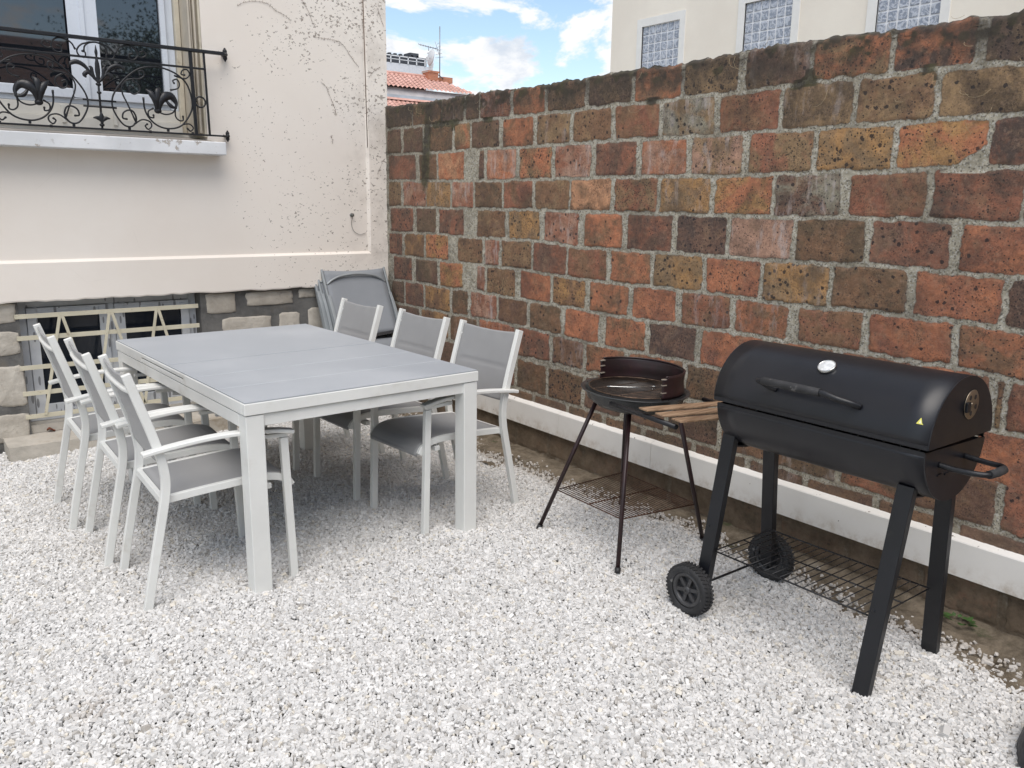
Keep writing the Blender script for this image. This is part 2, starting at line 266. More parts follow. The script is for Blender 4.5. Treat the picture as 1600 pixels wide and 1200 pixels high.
HM=.0078
PAL={'r':(140,80,62),'o':(172,98,66),'y':(163,117,70),'t':(134,106,80),'b':(117,82,62),'k':(84,68,55),'d':(97,68,62),'v':(64,51,54),
     'p':(172,128,116),'l':(196,136,104),'g':(128,124,118),'m':(92,82,54)}
GAIN=1.52
def lin(c):
    c=tuple(.84*a+.16*b for a,b in zip(c,(116,84,64))); q=srgb(*c); k=(.93,1.0,.85); return np.array([min(.75,q[i]*GAIN*k[i]) for i in range(3)])
def make_brick_wall():
    du=.0068; u0,u1=-.02,6.2; z0,z1=-.06,2.125
    U=np.arange(u0,u1,du); Z=np.arange(z0,z1,du)
    rg=np.random.default_rng(5)
    # extend every course beyond the measured stretch with bricks of the same make
    cw='drobtykryb'
    rows=[]
    for r in range(len(BR)):
        L=[list(b) for b in BR[r]]
        while L[-1][1]<u1: 
            s=L[-1][1]+.028; L.append([s,s+.285+rg.uniform(-.015,.02),cw[rg.integers(10)]+cw[rg.integers(10)]])
        rows.append(L)
    lines=[np.interp(U,[p[0] for p in l],[p[1] for p in l]) for l in LINES]
    # courses below the board
    lines.append(np.full_like(U,.36)); 
    lines[10]=np.interp(U,[.1,1.1,1.6,3.7,4.3],[.545,.545,.55,.545,.545])
    for zz in (.185,.01,-.17): lines.append(np.full_like(U,zz))
    for r in range(4):
        s=.06+.15*(r%2); L=[]
        while s<u1:
            w=.285+rg.uniform(-.02,.02); L.append([s,s+w,'bdrb'[rg.integers(4)]+'kdbk'[rg.integers(4)]]); s+=w+.026
        rows.append(L)
    nU,nZ=len(U),len(Z)
    UU,ZZ=np.meshgrid(U,Z,indexing='ij')
    # value noise
    def vn(scale,seed,ax=UU,az=ZZ):
        g=np.random.default_rng(seed).random((int((u1-u0)/scale)+4,int((z1-z0)/scale)+4))
        x=(ax-u0+ .5)/scale%(g.shape[0]-2); y=(az-z0+.5)/scale%(g.shape[1]-2)
        i=x.astype(int); j=y.astype(int); fx=x-i; fy=y-j; fx=fx*fx*(3-2*fx); fy=fy*fy*(3-2*fy)
        return (g[i,j]*(1-fx)+g[i+1,j]*fx)*(1-fy)+(g[i,j+1]*(1-fx)+g[i+1,j+1]*fx)*fy
    wu=UU+(vn(.05,1)-.5)*.011+(vn(.018,2)-.5)*.006
    wz=ZZ+(vn(.05,3)-.5)*.010+(vn(.018,4)-.5)*.006
    sd=np.full(UU.shape,-.05); c1=np.zeros(UU.shape+(3,)); c2=np.zeros_like(c1); rnd=np.zeros(UU.shape); prou=np.zeros(UU.shape); spot=np.zeros(UU.shape); pale=np.zeros(UU.shape)
    best=np.full(UU.shape,-9.)
    for r,L in enumerate(rows):
        zt=lines[r][:,None]; zb=lines[r+1][:,None]
        hm=HM if r>0 else .006
        dv=np.minimum((zt-(0 if r==0 else HM))-wz, wz-(zb+HM))
        for (a,b,code) in L:
            i0=max(0,int((a-.06-u0)/du)); i1=min(nU,int((b+.06-u0)/du)+1)
            if i1<=i0: continue
            s=(slice(i0,i1),slice(None))
            dh=np.minimum(wu[s]-a,b-wu[s])
            rad=.012
            qx=np.maximum(rad-dh,0); qz=np.maximum(rad-dv[s],0)
            d=np.where((dh>0)|(dv[s]>0), np.minimum(np.minimum(dh,dv[s]), rad-np.hypot(qx,qz)), np.minimum(dh,dv[s]))
            rv=rg.random()
            m=d>best[s]
            best[s]=np.where(m,d,best[s])
            A=lin(PAL[code[0]])*rg.uniform(.9,1.1); B_=lin(PAL[code[1]])*rg.uniform(.9,1.1)
            c1[s]=np.where(m[...,None],A,c1[s]); c2[s]=np.where(m[...,None],B_,c2[s])
            rnd[s]=np.where(m,rv,rnd[s]); prou[s]=np.where(m,rg.uniform(-.002,.004),prou[s])
            sp=1. if any(q in code for q in 'vtydkg') else .45
            spot[s]=np.where(m,sp*rg.uniform(.5,1.),spot[s])
            pale[s]=np.where(m,(1. if 'p' in code or 'g' in code else (rg.random()<.12)*.6),pale[s])
    # chipped corner on the long orange brick, and a mortar smear on the coping course
    chip=(UU>4.00)&(UU<4.162)&(ZZ<1.71)&(ZZ>1.59); best=np.where(chip, np.minimum(best,(ZZ-1.605)-(UU-4.03)*.6+(vn(.02,9)-.5)*.02),best)
    sd=best
    f=np.clip(sd/.007,0,1); f=f*f*(3-2*f)
    relief=(vn(.03,21)-.5)*.002+(vn(.012,22)-.5)*.0022+(vn(.1,23)-.5)*.003
    mort=(vn(.016,31)-.5)*.005+(vn(.05,32)-.5)*.006
    h=np.where(sd>0, f*(.0030+prou*.6)+relief, mort*.8+.0012)+np.where(sd>0,(1-f)*mort,0)
    top=np.interp(U,[p[0] for p in LINES[0]],[p[1] for p in LINES[0]])[:,None]+(vn(.04,41)[:,:1]-.5)*.016+(vn(.015,42)[:,:1]-.5)*.010
    depth=ZZ-top
    Zc=np.minimum(ZZ,top); h=np.where(depth>-.012,h-np.clip(depth+.012,0,.012)*1.0,h)
    V=np.stack([XW-h, YF-UU, Zc],-1).reshape(-1,3)
    idx=np.arange(nU*nZ).reshape(nU,nZ)
    F=np.stack([idx[:-1,:-1],idx[:-1,1:],idx[1:,1:],idx[1:,:-1]],-1).reshape(-1,4)
    # moss and soot: real growth in the house corner, along the coping and in some joints
    moss=np.clip(1-(UU-.0)/.55,0,1)*np.clip((vn(.09,51)-.35)*2.2,0,1)*.6
    moss=np.maximum(moss,np.clip((ZZ-1.95)/.12,0,1)*np.clip((vn(.07,52)*.6+vn(.025,53)*.5-.42)*2.6,0,1))
    streak=np.exp(-((UU-.56-(ZZ-1.7)*.12)/.07)**2)*np.clip((ZZ-1.45)/.15,0,1); moss=np.maximum(moss,streak*.9)
    moss=np.maximum(moss,(np.abs(sd)<.012)*(ZZ>1.9)*np.clip((vn(.12,54)-.55)*4,0,1)*.8)
    dirt=np.clip((.20-ZZ)/.05,0,1); dirt=np.maximum(dirt,np.clip((.40-ZZ)/.12,0,1)*vn(.06,55)*.8)
    corner=np.clip(1-UU/.9,0,1)*.55  # bricks get evenly darker towards the house corner
    col=lambda c:np.concatenate([c.reshape(-1,3),np.ones((nU*nZ,1))],1)
    at={'brick_a':('POINT','FLOAT_COLOR',col(c1)),'brick_b':('POINT','FLOAT_COLOR',col(c2)),'sd':('POINT','FLOAT',sd.ravel()*20+.5),
        'rnd':('POINT','FLOAT',rnd.ravel()),'spot':('POINT','FLOAT',spot.ravel()),'pale':('POINT','FLOAT',pale.ravel()),
        'moss':('POINT','FLOAT',moss.ravel()),'dirt':('POINT','FLOAT',dirt.ravel()),'corner_tone':('POINT','FLOAT',corner.ravel())}
    t=NT('old_brick'); G=t.n.new('ShaderNodeNewGeometry').outputs['Position']; t.co=G
    off=t.n.new('ShaderNodeVectorMath'); off.operation='ADD'; t.L(G,off.inputs[0]); cb=t.n.new('ShaderNodeCombineXYZ'); r_=t.attr('rnd')
    t.L(t.math('MULTIPLY',r_,37.),cb.inputs[0]); t.L(t.math('MULTIPLY',r_,91.),cb.inputs[2]); t.L(cb.outputs[0],off.inputs[1]); P=off.outputs[0]
    A=t.attr('brick_a','Color'); B=t.attr('brick_b','Color')
    c=t.mix(t.ramp(t.noise(7,7,.68,P,.6),.40,.60),A,B); c=t.mix(t.ramp(t.noise(11,6,.7,P),.5,.72,0,.5),c,(.36,.22,.12,1)); c=t.mix(t.ramp(t.noise(8,6,.7,t.mapv(loc=(5,5,5),vec=P)),.54,.72,0,.5),c,(.13,.085,.075,1))
    c=t.mix(t.ramp(t.noise(26,8,.75,P),.32,.68,0,.75),c,t.mix(.55,c,(.06,.04,.032,1)))
    f1=t.vor(230,vec=P); f2=t.n.new('ShaderNodeSeparateColor'); t.L(f1['Color'],f2.inputs[0]); c=t.mix(t.math('MULTIPLY',t.ramp(f2.outputs[0],.55,.95,0,1),t.ramp(t.noise(12,4,.6,P),.3,.65,.15,.85)),c,t.mix(.75,c,(.03,.022,.02,1)))
    c=t.mix(t.ramp(t.noise(120,5,.75,P),.52,.75,0,.5),c,t.mix(.5,c,(.50,.36,.26,1)))
    c=t.mix(t.ramp(t.noise(70,5,.7,P),.5,.8,0,.35),c,(.50,.33,.22,1))
    v=t.vor(95,vec=P); v2=t.vor(38,vec=P); s1=t.n.new('ShaderNodeSeparateColor'); t.L(v['Color'],s1.inputs[0]); s2=t.n.new('ShaderNodeSeparateColor'); t.L(v2['Color'],s2.inputs[0])
    sp=t.attr('spot'); wn=t.math('MULTIPLY',t.noise(180,3,vec=P),.4)
    d1=t.math('MULTIPLY',t.math('LESS_THAN',t.math('ADD',v['Distance'],wn),.52),t.math('LESS_THAN',s1.outputs[0],t.math('MULTIPLY',sp,.34)))
    d2=t.math('MULTIPLY',t.math('LESS_THAN',t.math('ADD',v2['Distance'],t.math('MULTIPLY',t.noise(75,6,.8,P),.75)),.66),t.math('LESS_THAN',s2.outputs[0],t.math('MULTIPLY',sp,.30)))
    dk=t.math('MAXIMUM',d1,d2); c=t.mix(t.math('MULTIPLY',dk,.85),c,(.018,.016,.020,1))
    pm=t.math('MULTIPLY',t.attr('pale'),t.ramp(t.noise(14,7,.7,t.mapv(scale=(1,1.6,.5),vec=P)),.5,.68,0,.6)); c=t.mix(pm,c,(.50,.44,.42,1))
    # hair cracks and dark wash
    c=t.mix(t.math('MULTIPLY',t.ramp(t.noise(4.5,8,.72),.48,.68),.5),c,(.045,.038,.032,1))
    g=t.vor(190); g2=t.n.new('ShaderNodeSeparateColor'); t.L(g['Color'],g2.inputs[0])
    mo=t.mix(t.ramp(t.noise(30,7,.75),.3,.7),(.27,.245,.18,1),(.54,.495,.395,1)); mo=t.mix(t.ramp(g2.outputs[0],.75,.8,0,.6),mo,(.58,.57,.53,1)); mo=t.mix(t.ramp(g2.outputs[1],.80,.84,0,.7),mo,(.09,.08,.06,1))
    mo=t.mix(t.ramp(t.noise(5,6,.7),.46,.66,0,.5),mo,(.15,.13,.095,1))
    sdn=t.math('ADD',t.attr('sd'),t.math('MULTIPLY',t.math('SUBTRACT',t.noise(48,8,.8),.5),.34))
    mask=t.ramp(sdn,.49,.56); c=t.mix(mask,mo,c)
    edge=t.math('MULTIPLY',t.ramp(sdn,.40,.50),t.ramp(sdn,.66,.52)); c=t.mix(t.math('MULTIPLY',edge,.28),c,(.09,.07,.055,1))
    ms=t.attr('moss'); mm=t.ramp(t.math('ADD',t.math('MULTIPLY',ms,.75),t.math('MULTIPLY',t.noise(45,7,.75),.6)),.52,.86)
    mc=t.mix(t.ramp(t.noise(22,5,.6),.35,.7),(.028,.024,.017,1),(.075,.072,.03,1)); c=t.mix(t.math('MULTIPLY',mm,.9),c,mc)
    cop=t.n.new('ShaderNodeSeparateXYZ'); t.L(G,cop.inputs[0]); c=t.mix(t.math('MULTIPLY',t.ramp(cop.outputs[2],1.93,2.02),t.ramp(t.noise(9,7,.7),.3,.62,.05,.72)),c,(.05,.040,.033,1))
    c=t.mix(t.attr('corner_tone'),c,t.mix(.6,c,(.05,.04,.032,1)))
    dn=t.mix(t.ramp(t.noise(9,7,.7),.3,.7),(.085,.062,.038,1),(.20,.145,.095,1)); c=t.mix(t.math('MULTIPLY',t.attr('dirt'),t.ramp(t.noise(16,6,.7),.2,.6,.55,1)),c,dn)
    hs=t.n.new('ShaderNodeHueSaturation'); hs.inputs['Saturation'].default_value=.93; t.L(c,hs.inputs['Color'])
    t.base(hs.outputs[0]).rough(.88)
    h_=t.math('ADD',t.math('MULTIPLY',t.noise(90,6,.75),.7),t.math('MULTIPLY',t.noise(330,3,.7),.5)); h_=t.math('SUBTRACT',h_,t.math('MULTIPLY',dk,.5)); h_=t.math('ADD',h_,t.math('MULTIPLY',t.math('SUBTRACT',1,mask),t.math('MULTIPLY',t.noise(160,4,.8),1.1)))
    t.bump(h_,.75,.004); M['brick']=t.m
    w=empty('brick_wall',(0,0,0),0,'old wall of large reddish brown bricks with thick grey mortar','brick wall')
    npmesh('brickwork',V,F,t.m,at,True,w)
    # body behind the face and rough coping
    mb=MB(); mb.bb((XW+.008,YF-6.15,-.1),(XW+.22,YF+.0,2.075)); mb.build('wall_core',M['cement'],w)
    vs=[];n=260
    for i in range(n+1):
        u=(u1-.05)*i/n
        for j in range(7):
            tt=j/6; zt=float(np.interp(u,[p[0] for p in LINES[0]],[p[1] for p in LINES[0]]))
            z=zt-.016+.018*math.sin(math.pi*tt)**.5+random.uniform(-.005,.005) if 0<j<6 else zt-.03
            vs.append((XW-.002+.225*tt,YF-u,z))
    mb=MB(); mb.add(vs,[(i*7+j,(i+1)*7+j,(i+1)*7+j+1,i*7+j+1) for i in range(n) for j in range(6)],True)
    t=NT('mossy_coping'); t.base(t.mix(t.ramp(t.noise(18,8,.7),.35,.65),(.03,.027,.02,1),(.15,.12,.085,1))).rough(.95); t.bump(t.noise(70,6,.7),.8,.01)
    mb.build('coping',t.m,w)
    return w
make_brick_wall()
# dry grass wisps on the wall
def wisps():
    mb=MB(); rr=random.Random(3)
    for i in range(34):
        u=rr.choice([rr.uniform(3.9,4.35),rr.uniform(2.4,4.3),rr.uniform(.3,1.2)]); z=rr.uniform(1.85,2.12) if rr.random()<.7 else rr.uniform(1.0,1.9)
        a=rr.uniform(-1.4,1.4); L=rr.uniform(.03,.10); pts=[]
        for k in range(5):
            s=k/4; pts.append((XW-.014-.012*math.sin(3*s),YF-u-math.sin(a+s*1.2)*L*s,z-math.cos(a+s)*L*s))
        mb.tube(pts,.0006,4)
    tag(mb.build('dry_grass',pbr('dry_straw',(.34,.27,.17),.8)),'thin dry straw wisps clinging to the upper courses of the brick wall','dry grass',kind='stuff')
wisps()

# ------------------------------------------------------------------ white board along the wall
t=NT('weathered_white_board'); c=t.mix(t.ramp(t.noise(2,6,.6),.3,.7),(.70,.675,.635,1),(.78,.76,.725,1)); X=t.xyz()
low=t.math('MULTIPLY',t.ramp(X[2],.24,.165),t.ramp(t.noise(12,7,.7),.4,.7)); c=t.mix(t.math('MULTIPLY',low,.6),c,(.33,.24,.15,1)); sp=t.vor(26); sc=t.n.new('ShaderNodeSeparateColor'); t.L(sp['Color'],sc.inputs[0])
c=t.mix(t.math('MULTIPLY',t.math('LESS_THAN',sp['Distance'],.10),t.math('LESS_THAN',sc.outputs[0],.35)),c,(.1,.08,.06,1))
c=t.mix(t.math('MULTIPLY',t.ramp(t.noise(26,8,.7),.62,.68),t.ramp(X[2],.28,.30)),c,(.16,.13,.09,1))
t.base(c).rough(.55); M['board']=t.m
brd=empty('skirting_board',(0,0,0),0,'white horizontal board with visible joints along foot of brick wall','board')
ys=[5.46,4.18,3.468,2.752,2.03,1.30,.55,-.2]
for i in range(len(ys)-1):
    a,b=ys[i]-.0012,ys[i+1]+.0012
    mb=MB(); prof=[(2.997,.163),(2.997,.293),(3.000,.297),(3.026,.309),(3.032,.309),(3.032,.163)]
    vs=[(x,a,z) for x,z in prof]+[(x,b,z) for x,z in prof]; k=6
    mb.add(vs,[(j,(j+1)%k,(j+1)%k+k,j+k) for j in range(k)]+[tuple(range(k)),tuple(reversed(range(k,2*k)))])
    mb.build('board_panel',M['board'],brd)

# ------------------------------------------------------------------ ground
t=NT('shaded_gravel_bed'); t.base(t.mix(t.ramp(t.noise(60,6,.7),.3,.7),(.06,.055,.045,1),(.18,.165,.14,1))).rough(.95); t.bump(t.noise(80,6,.7),1,.01);  # dark tone paints in the shade between the stones
BED_SHADE=t.m
t=NT('pale_gravel_ground'); v=t.vor(85); c=t.mix(t.ramp(v['Distance'],.25,.6),(.66,.65,.63,1),(.22,.21,.19,1)); c=t.mix(t.ramp(t.noise(1.5,5),.4,.7,0,.4),c,(.42,.40,.36,1)); t.base(c).rough(.9); t.bump(v['Distance'],-.8 if False else .8,.006)
mb=MB(); mb.bb((-60,-60,-.5),(XW+100,YF+160,-.024)); tag(mb.build('ground',t.m),kind='structure')
mb=MB(); mb.add([(-.93,1.95,-.019),(1.85,.02,-.019),(2.95,.02,-.019),(2.95,5.70,-.019),(-.93,5.70,-.019)],[(0,1,2,3,4)]); tag(mb.build('gravel_gap_shade',BED_SHADE),kind='structure')  # dark sheet added below the stones so the gaps look shaded
t=NT('damp_soil'); c=t.mix(t.ramp(t.noise(12,8,.7),.3,.7),(.10,.078,.052,1),(.27,.22,.16,1)); c=t.mix(t.ramp(t.noise(3.5,6,.7),.55,.68,0,.7),c,(.30,.27,.22,1)); c=t.mix(t.ramp(t.noise(5,6,.7,t.mapv(loc=(4,4,4))),.58,.68,0,.8),c,(.045,.06,.02,1))
t.base(c).rough(.95); t.bump(t.noise(90,8,.75),1,.012)
def soilfn(u,v):
    x=2.66+u*.40; y=-.4+v*5.95
    return (x,y,-.012+.022*u+.022*noise.noise((x*9,y*5,1))+.008*noise.noise((x*40,y*40,2)))
mb=MB(); mb.grid(soilfn,30,420); tag(mb.build('soil_strip',t.m),kind='structure')
def edge_x(y):
    return 2.785+.030*np.sin(y*3.1+.5)+.018*np.sin(y*11+1)+.012*np.sin(y*29)
def make_gravel():
    rg=np.random.default_rng(21)
    def scatter(x0,x1,y0,y1,sp):
        nx=int((x1-x0)/sp); ny=int((y1-y0)/sp)
        gx,gy=np.meshgrid(np.arange(nx),np.arange(ny),indexing='ij')
        x=x0+(gx.ravel()+.5*(gy.ravel()%2)+rg.uniform(.2,.8,nx*ny))*sp; y=y0+(gy.ravel()+rg.uniform(.2,.8,nx*ny))*sp
        return x,y
    P=[]
    for sp,zlo,zhi,sc in ((.019,-.016,-.010,1.1),(.0120,-.003,.003,1.19),(.036,.003,.006,1.15)):
        x,y=scatter(-.9,2.95,.15,5.70,sp); ok=(x<edge_x(y)+rg.normal(0,.012,len(x)))
        # keep the part of the yard that can be seen, and a margin around it
        ok&=(x>.10-.95+(0)) & (y>.55-.0*x) & (y> (2.05-x)*.72-.15) & ~((x<.60)&(y>5.46)) & ~((x>.48)&(y>5.262))
        P.append((x[ok],y[ok],rg.uniform(zlo,zhi,ok.sum()),np.full(ok.sum(),sc)))
    # strays on the soil
    n=1500; y=rg.uniform(.2,5.3,n); x=edge_x(y)+np.abs(rg.normal(0,.055,n)); ok=x<2.99; P.append((x[ok],y[ok],np.full(ok.sum(),.008),rg.uniform(.6,1.15,ok.sum())))
    x=np.concatenate([p[0] for p in P]); y=np.concatenate([p[1] for p in P]); z=np.concatenate([p[2] for p in P]); sc=np.concatenate([p[3] for p in P]); n=len(x)
    z=z+.006*np.sin(x*3.3+y*2.1)+.005*np.sin(y*6.1-x*4.7)+.004*np.sin(x*13+y*9)
    cube=np.array([(a,b,c) for a in (-1,1) for b in (-1,1) for c in (-1,1)],float)
    V=np.repeat(cube[None],n,0)
    taper=rg.uniform(.5,.85,(n,1,2)); top=(V[:,:,2:3]>0); V[:,:,:2]*=np.where(top,taper,1)
    V+=rg.normal(0,.15,V.shape)
    size=rg.lognormal(0,.24,n)*.0054*sc; dims=np.stack([size*rg.uniform(.9,1.45,n),size*rg.uniform(.6,.95,n),size*rg.uniform(.50,.90,n)],-1)
    V*=dims[:,None,:]
    a=rg.uniform(0,2*np.pi,n); tx=rg.normal(0,.24,n); ty=rg.normal(0,.24,n)
    ca,sa=np.cos(a),np.sin(a); X,Y,Zz=V[...,0],V[...,1],V[...,2]
    Y2=Y*np.cos(tx)[:,None]-Zz*np.sin(tx)[:,None]; Z2=Y*np.sin(tx)[:,None]+Zz*np.cos(tx)[:,None]
    X2=X*np.cos(ty)[:,None]+Z2*np.sin(ty)[:,None]; Z3=-X*np.sin(ty)[:,None]+Z2*np.cos(ty)[:,None]
    X3=X2*ca[:,None]-Y2*sa[:,None]; Y3=X2*sa[:,None]+Y2*ca[:,None]
    V=np.stack([X3+x[:,None],Y3+y[:,None],Z3+z[:,None]],-1).reshape(-1,3)
    q=np.array([(0,1,3,2),(4,6,7,5),(0,4,5,1),(2,3,7,6),(0,2,6,4),(1,5,7,3)])
    F=(q[None]+(np.arange(n)*8)[:,None,None]).reshape(-1,4)
    tint=np.repeat(rg.random(n),6)
    # soiled patch near the soil edge, a dark smudge by the table, browner stones beneath it
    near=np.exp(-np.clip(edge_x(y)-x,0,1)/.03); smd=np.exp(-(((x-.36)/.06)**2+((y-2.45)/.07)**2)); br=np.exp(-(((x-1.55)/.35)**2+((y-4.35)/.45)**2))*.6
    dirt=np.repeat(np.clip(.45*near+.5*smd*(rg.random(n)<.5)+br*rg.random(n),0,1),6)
    t=NT('crushed_white_marble'); r_=t.attr('tint'); c=t.mix(t.ramp(r_,0,1),(.55,.542,.528,1),(.72,.71,.692,1)); c=t.mix(t.ramp(r_,.0,.06,.75,0),c,(.36,.33,.29,1)); c=t.mix(t.ramp(r_,.955,.97,0,.5),c,(.62,.55,.42,1))
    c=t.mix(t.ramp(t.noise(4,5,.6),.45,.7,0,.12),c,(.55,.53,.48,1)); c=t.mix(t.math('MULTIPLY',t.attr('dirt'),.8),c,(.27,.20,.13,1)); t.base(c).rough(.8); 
    o=npmesh('gravel',V,F,t.m,{'tint':('FACE','FLOAT',tint),'dirt':('FACE','FLOAT',dirt)})
    tag(o,'crushed white marble gravel covering the whole yard','gravel',kind='stuff'); print('stones',n)
make_gravel()
# small weed and leaf
mb=MB(); rr=random.Random(4)
for i in range(44):
    a=rr.uniform(0,6.28); L=rr.uniform(.010,.032); c=Vector((2.965+.02*math.cos(a),1.19+.035*math.sin(a),.018)); d=Vector((math.cos(a),math.sin(a),rr.uniform(.1,.6))).normalized(); s=d.cross(Vector((0,0,1))).normalized()*L*.36
    mb.add([c,c+d*L*.5+s,c+d*L,c+d*L*.5-s],[(0,1,2,3)],True)
tag(mb.build('weed',pbr('weed_green',(.04,.085,.02),.6,0,.3,30)),'small green weed sprouting from the soil at the foot of the brick wall','weed')

# ------------------------------------------------------------------ the house
house=empty('house',(0,0,0),0,'cream rendered house with stone basement, flower railing window and low cellar window','house')
XE=3.045; XL=-4.5; YB=12.0; ZT=7.5
WX0,WX1,WZ0,WZ1=.15,1.772,1.835,3.55      # upper opening
CX0,CX1=.635,1.665                        # cellar opening
mb=MB(); F0=YF; th=.30
def wallslab(mb,x0,x1,z0,z1,y=F0,d=th): mb.bb((x0,y,z0),(x1,y+d,z1))
# field between plinth and roof, built round the window opening
wallslab(mb,XL,WX0,1.098,ZT); wallslab(mb,WX1,2.893,1.098,ZT); wallslab(mb,WX0,WX1,1.098,WZ0-.03); wallslab(mb,WX0,WX1,WZ1,ZT)
mb.build('render_wall',M['render'],house)
mb=MB(); nseg=150      # projecting plinth band with broken lower edge and sloped weathering
prof=[]
vs=[]; rr=random.Random(9)
for i in range(nseg+1):
    x=XL+(XE-XL)*i/nseg; e=.866+rr.uniform(-.004,.004)+ (.006*noise.noise((x*5,0,0)))
    for (y,z) in ((F0+.12,e+.01),(F0-.003,e+.006),(F0-.018,e),(F0-.021,e+.008),(F0-.021,1.088),(F0-.004,1.104),(F0+.12,1.104)): vs.append((x,y,z))
mb.add(vs,[(i*7+j,(i+1)*7+j,(i+1)*7+j+1,i*7+j+1) for i in range(nseg) for j in range(6)])
# corner strip
mb.add([(2.874,F0-.001,1.09),(2.893,F0-.021,1.09),(XE,F0-.021,1.09),(XE,F0+.3,1.09),(2.874,F0-.001,ZT),(2.893,F0-.021,ZT),(XE,F0-.021,ZT),(XE,F0+.3,ZT)],[(0,1,5,4),(1,2,6,5),(2,3,7,6)])
mb.bb((2.894,F0-.018,1.10),(XE-.004,F0+.3,ZT-.01))
mb.build('plinth_band',M['render'],house)
mb=MB(); mb.bb((XL,F0+.301,.9),(XL+.3,YB,ZT)); mb.bb((XE-.3,F0+.301,-.1),(XE-.002,YB,ZT)); mb.bb((XL,YB,-.1),(XE,YB+.3,ZT)); mb.build('rear_walls',M['render'],house)
mb=MB(); 
e=.45
mb.add([(XL-e,F0-e,ZT-.1),(XE+e,F0-e,ZT-.1),(XE+e,YB+e,ZT-.1),(XL-e,YB+e,ZT-.1),(XL+2,(F0+YB)/2,ZT+2.6),(XE-2,(F0+YB)/2,ZT+2.6)],[(0,1,5,4),(1,2,5),(2,3,4,5),(3,0,4),(0,3,2,1)])
mb.build('roof',pbr('slate_roof',(.08,.08,.09),.6),house)
mb=MB(); mb.bb((XL,6.6,-.1),(XE,6.7,ZT-.2)); mb.bb((XL,F0+.31,1.0),(XE-.31,6.6,1.1)); mb.build('inner_partition',pbr('room_plaster',(.25,.24,.22),.9),house)
# basement masonry: dark cement with irregular pale stones
mb=MB(); mb.bb((XL,F0+.02,-.2),(CX0,F0+.30,.88)); mb.bb((CX1,F0+.02,-.2),(XE-.005,F0+.30,.88)); mb.bb((CX0,F0+.05,-.2),(CX1,F0+.30,.0)); 
mb.build('basement_mortar',M['cement'],house)
def stone(mb,x0,x1,z0,z1,y,seed,d=.02,jamb=0):
    rr=random.Random(seed); n=26; cx,cz=(x0+x1)/2,(z0+z1)/2; hx,hz=(x1-x0)/2,(z1-z0)/2; ring=[]
    for i in range(n):
        a=2*math.pi*i/n; c,s=math.cos(a),math.sin(a); k=1/max(abs(c),abs(s)); k=min(k,1.0+.34); 
        w=1+.10*noise.noise((c*2+seed*3.1,s*2,seed))
        ring.append((cx+hx*c*k*w,cz+hz*s*k*w))
    vs=[]
    for (k,dd) in ((1.0,-.03),(.985,-.004),(.95,.55*d),(.86,d),(.5,d*1.15)):
        for i,(px,pz) in enumerate(ring):
            vs.append((cx+(px-cx)*k,y-dd+.005*noise.noise((px*14,pz*14,seed*1.0)),cz+(pz-cz)*k))
    vs.append((cx,y-d*1.15,cz)); fs=[]
    for r_ in range(4):
        for i in range(n): fs.append((r_*n+i,r_*n+(i+1)%n,(r_+1)*n+(i+1)%n,(r_+1)*n+i))
    fs+= [(4*n+i,4*n+(i+1)%n,5*n) for i in range(n)]
    mb.add(vs,fs,True)
yb=F0+.02
for i,(a,b,c,d) in enumerate([(1.70,1.895,.72,.855),(1.965,2.30,.755,.852),(2.34,2.47,.79,.855),(1.80,2.135,.50,.69),(2.19,2.345,.50,.70),(2.40,2.60,.50,.72),(2.66,2.99,.62,.84),(2.64,3.0,.38,.57),
    (1.69,2.0,.27,.45),(2.06,2.4,.25,.46),(2.45,2.62,.27,.44),(1.70,1.95,.05,.22),(2.0,2.42,.04,.21),(2.48,2.9,.06,.33),
    (.40,.625,.745,.862),(.30,.632,.56,.70),(.475,.632,.255,.50),(.43,.630,.045,.215),(-.10,.40,.30,.50),(-.2,.25,.56,.84),(.0,.37,.05,.24),(-.6,-.18,.3,.52),(-.65,-.25,.58,.8),(-.7,-.1,.03,.22)]):
    mb=MB(); stone(mb,a,b,c,d,yb,i+1,.007); mb.build('foundation_stone',M['stone'],house)
mb=MB(); mb.bb((CX0,F0+.0,.866),(CX1,F0+.29,.89)); mb.build('cellar_lintel',M['cement'],house)
# concrete step under the cellar window
mb=MB()
def stepfn(u,v):
    x=.485+u*1.50; y=F0-.235+v*.42; return (x,y,.078+.004*noise.noise((x*8,y*8,0)))
mb.grid(stepfn,40,12)
mb.grid(lambda u,v:(.485+u*1.50+(.006*noise.noise((u*30,v*4,2))),F0-.235+.014*noise.noise((u*24,v*5,1))*(1-v)-.006*(1-v),.078*v-.06*(1-v)),60,6)
mb.bb((.486,F0-.22,-.06),(1.984,F0+.18,.070)); mb.build('window_step',M['concrete'],house)
# cellar window
cw=empty('cellar_window',(0,0,0)); cw.parent=house
yw=F0+.12
def frame_rect(mb,x0,x1,z0,z1,w,y0,y1):
    mb.bb((x0,y0,z0),(x0+w,y1,z1)); mb.bb((x1-w,y0,z0),(x1,y1,z1)); mb.bb((x0+w,y0,z0),(x1-w,y1,z0+w)); mb.bb((x0+w,y0,z1-w),(x1-w,y1,z1))
mb=MB(); frame_rect(mb,CX0+.002,CX1-.002,.13,.864,.045,yw,yw+.06); mb.bb((1.13,yw,.175),(1.165,yw+.06,.819)); mb.build('window_frame',M['tape'],cw,.003)
for (a,b) in ((CX0+.047,1.13),(1.165,CX1-.047)):
    mb=MB(); frame_rect(mb,a+.002,b-.002,.177,.817,.052,yw-.014,yw+.03); s=mb.build('casement',M['tape'],cw,.004)
    mb=MB(); mb.bb((a+.054,yw+.004,.229),(b-.054,yw+.012,.765)); mb.build('glass_pane',M['glass2'],s)
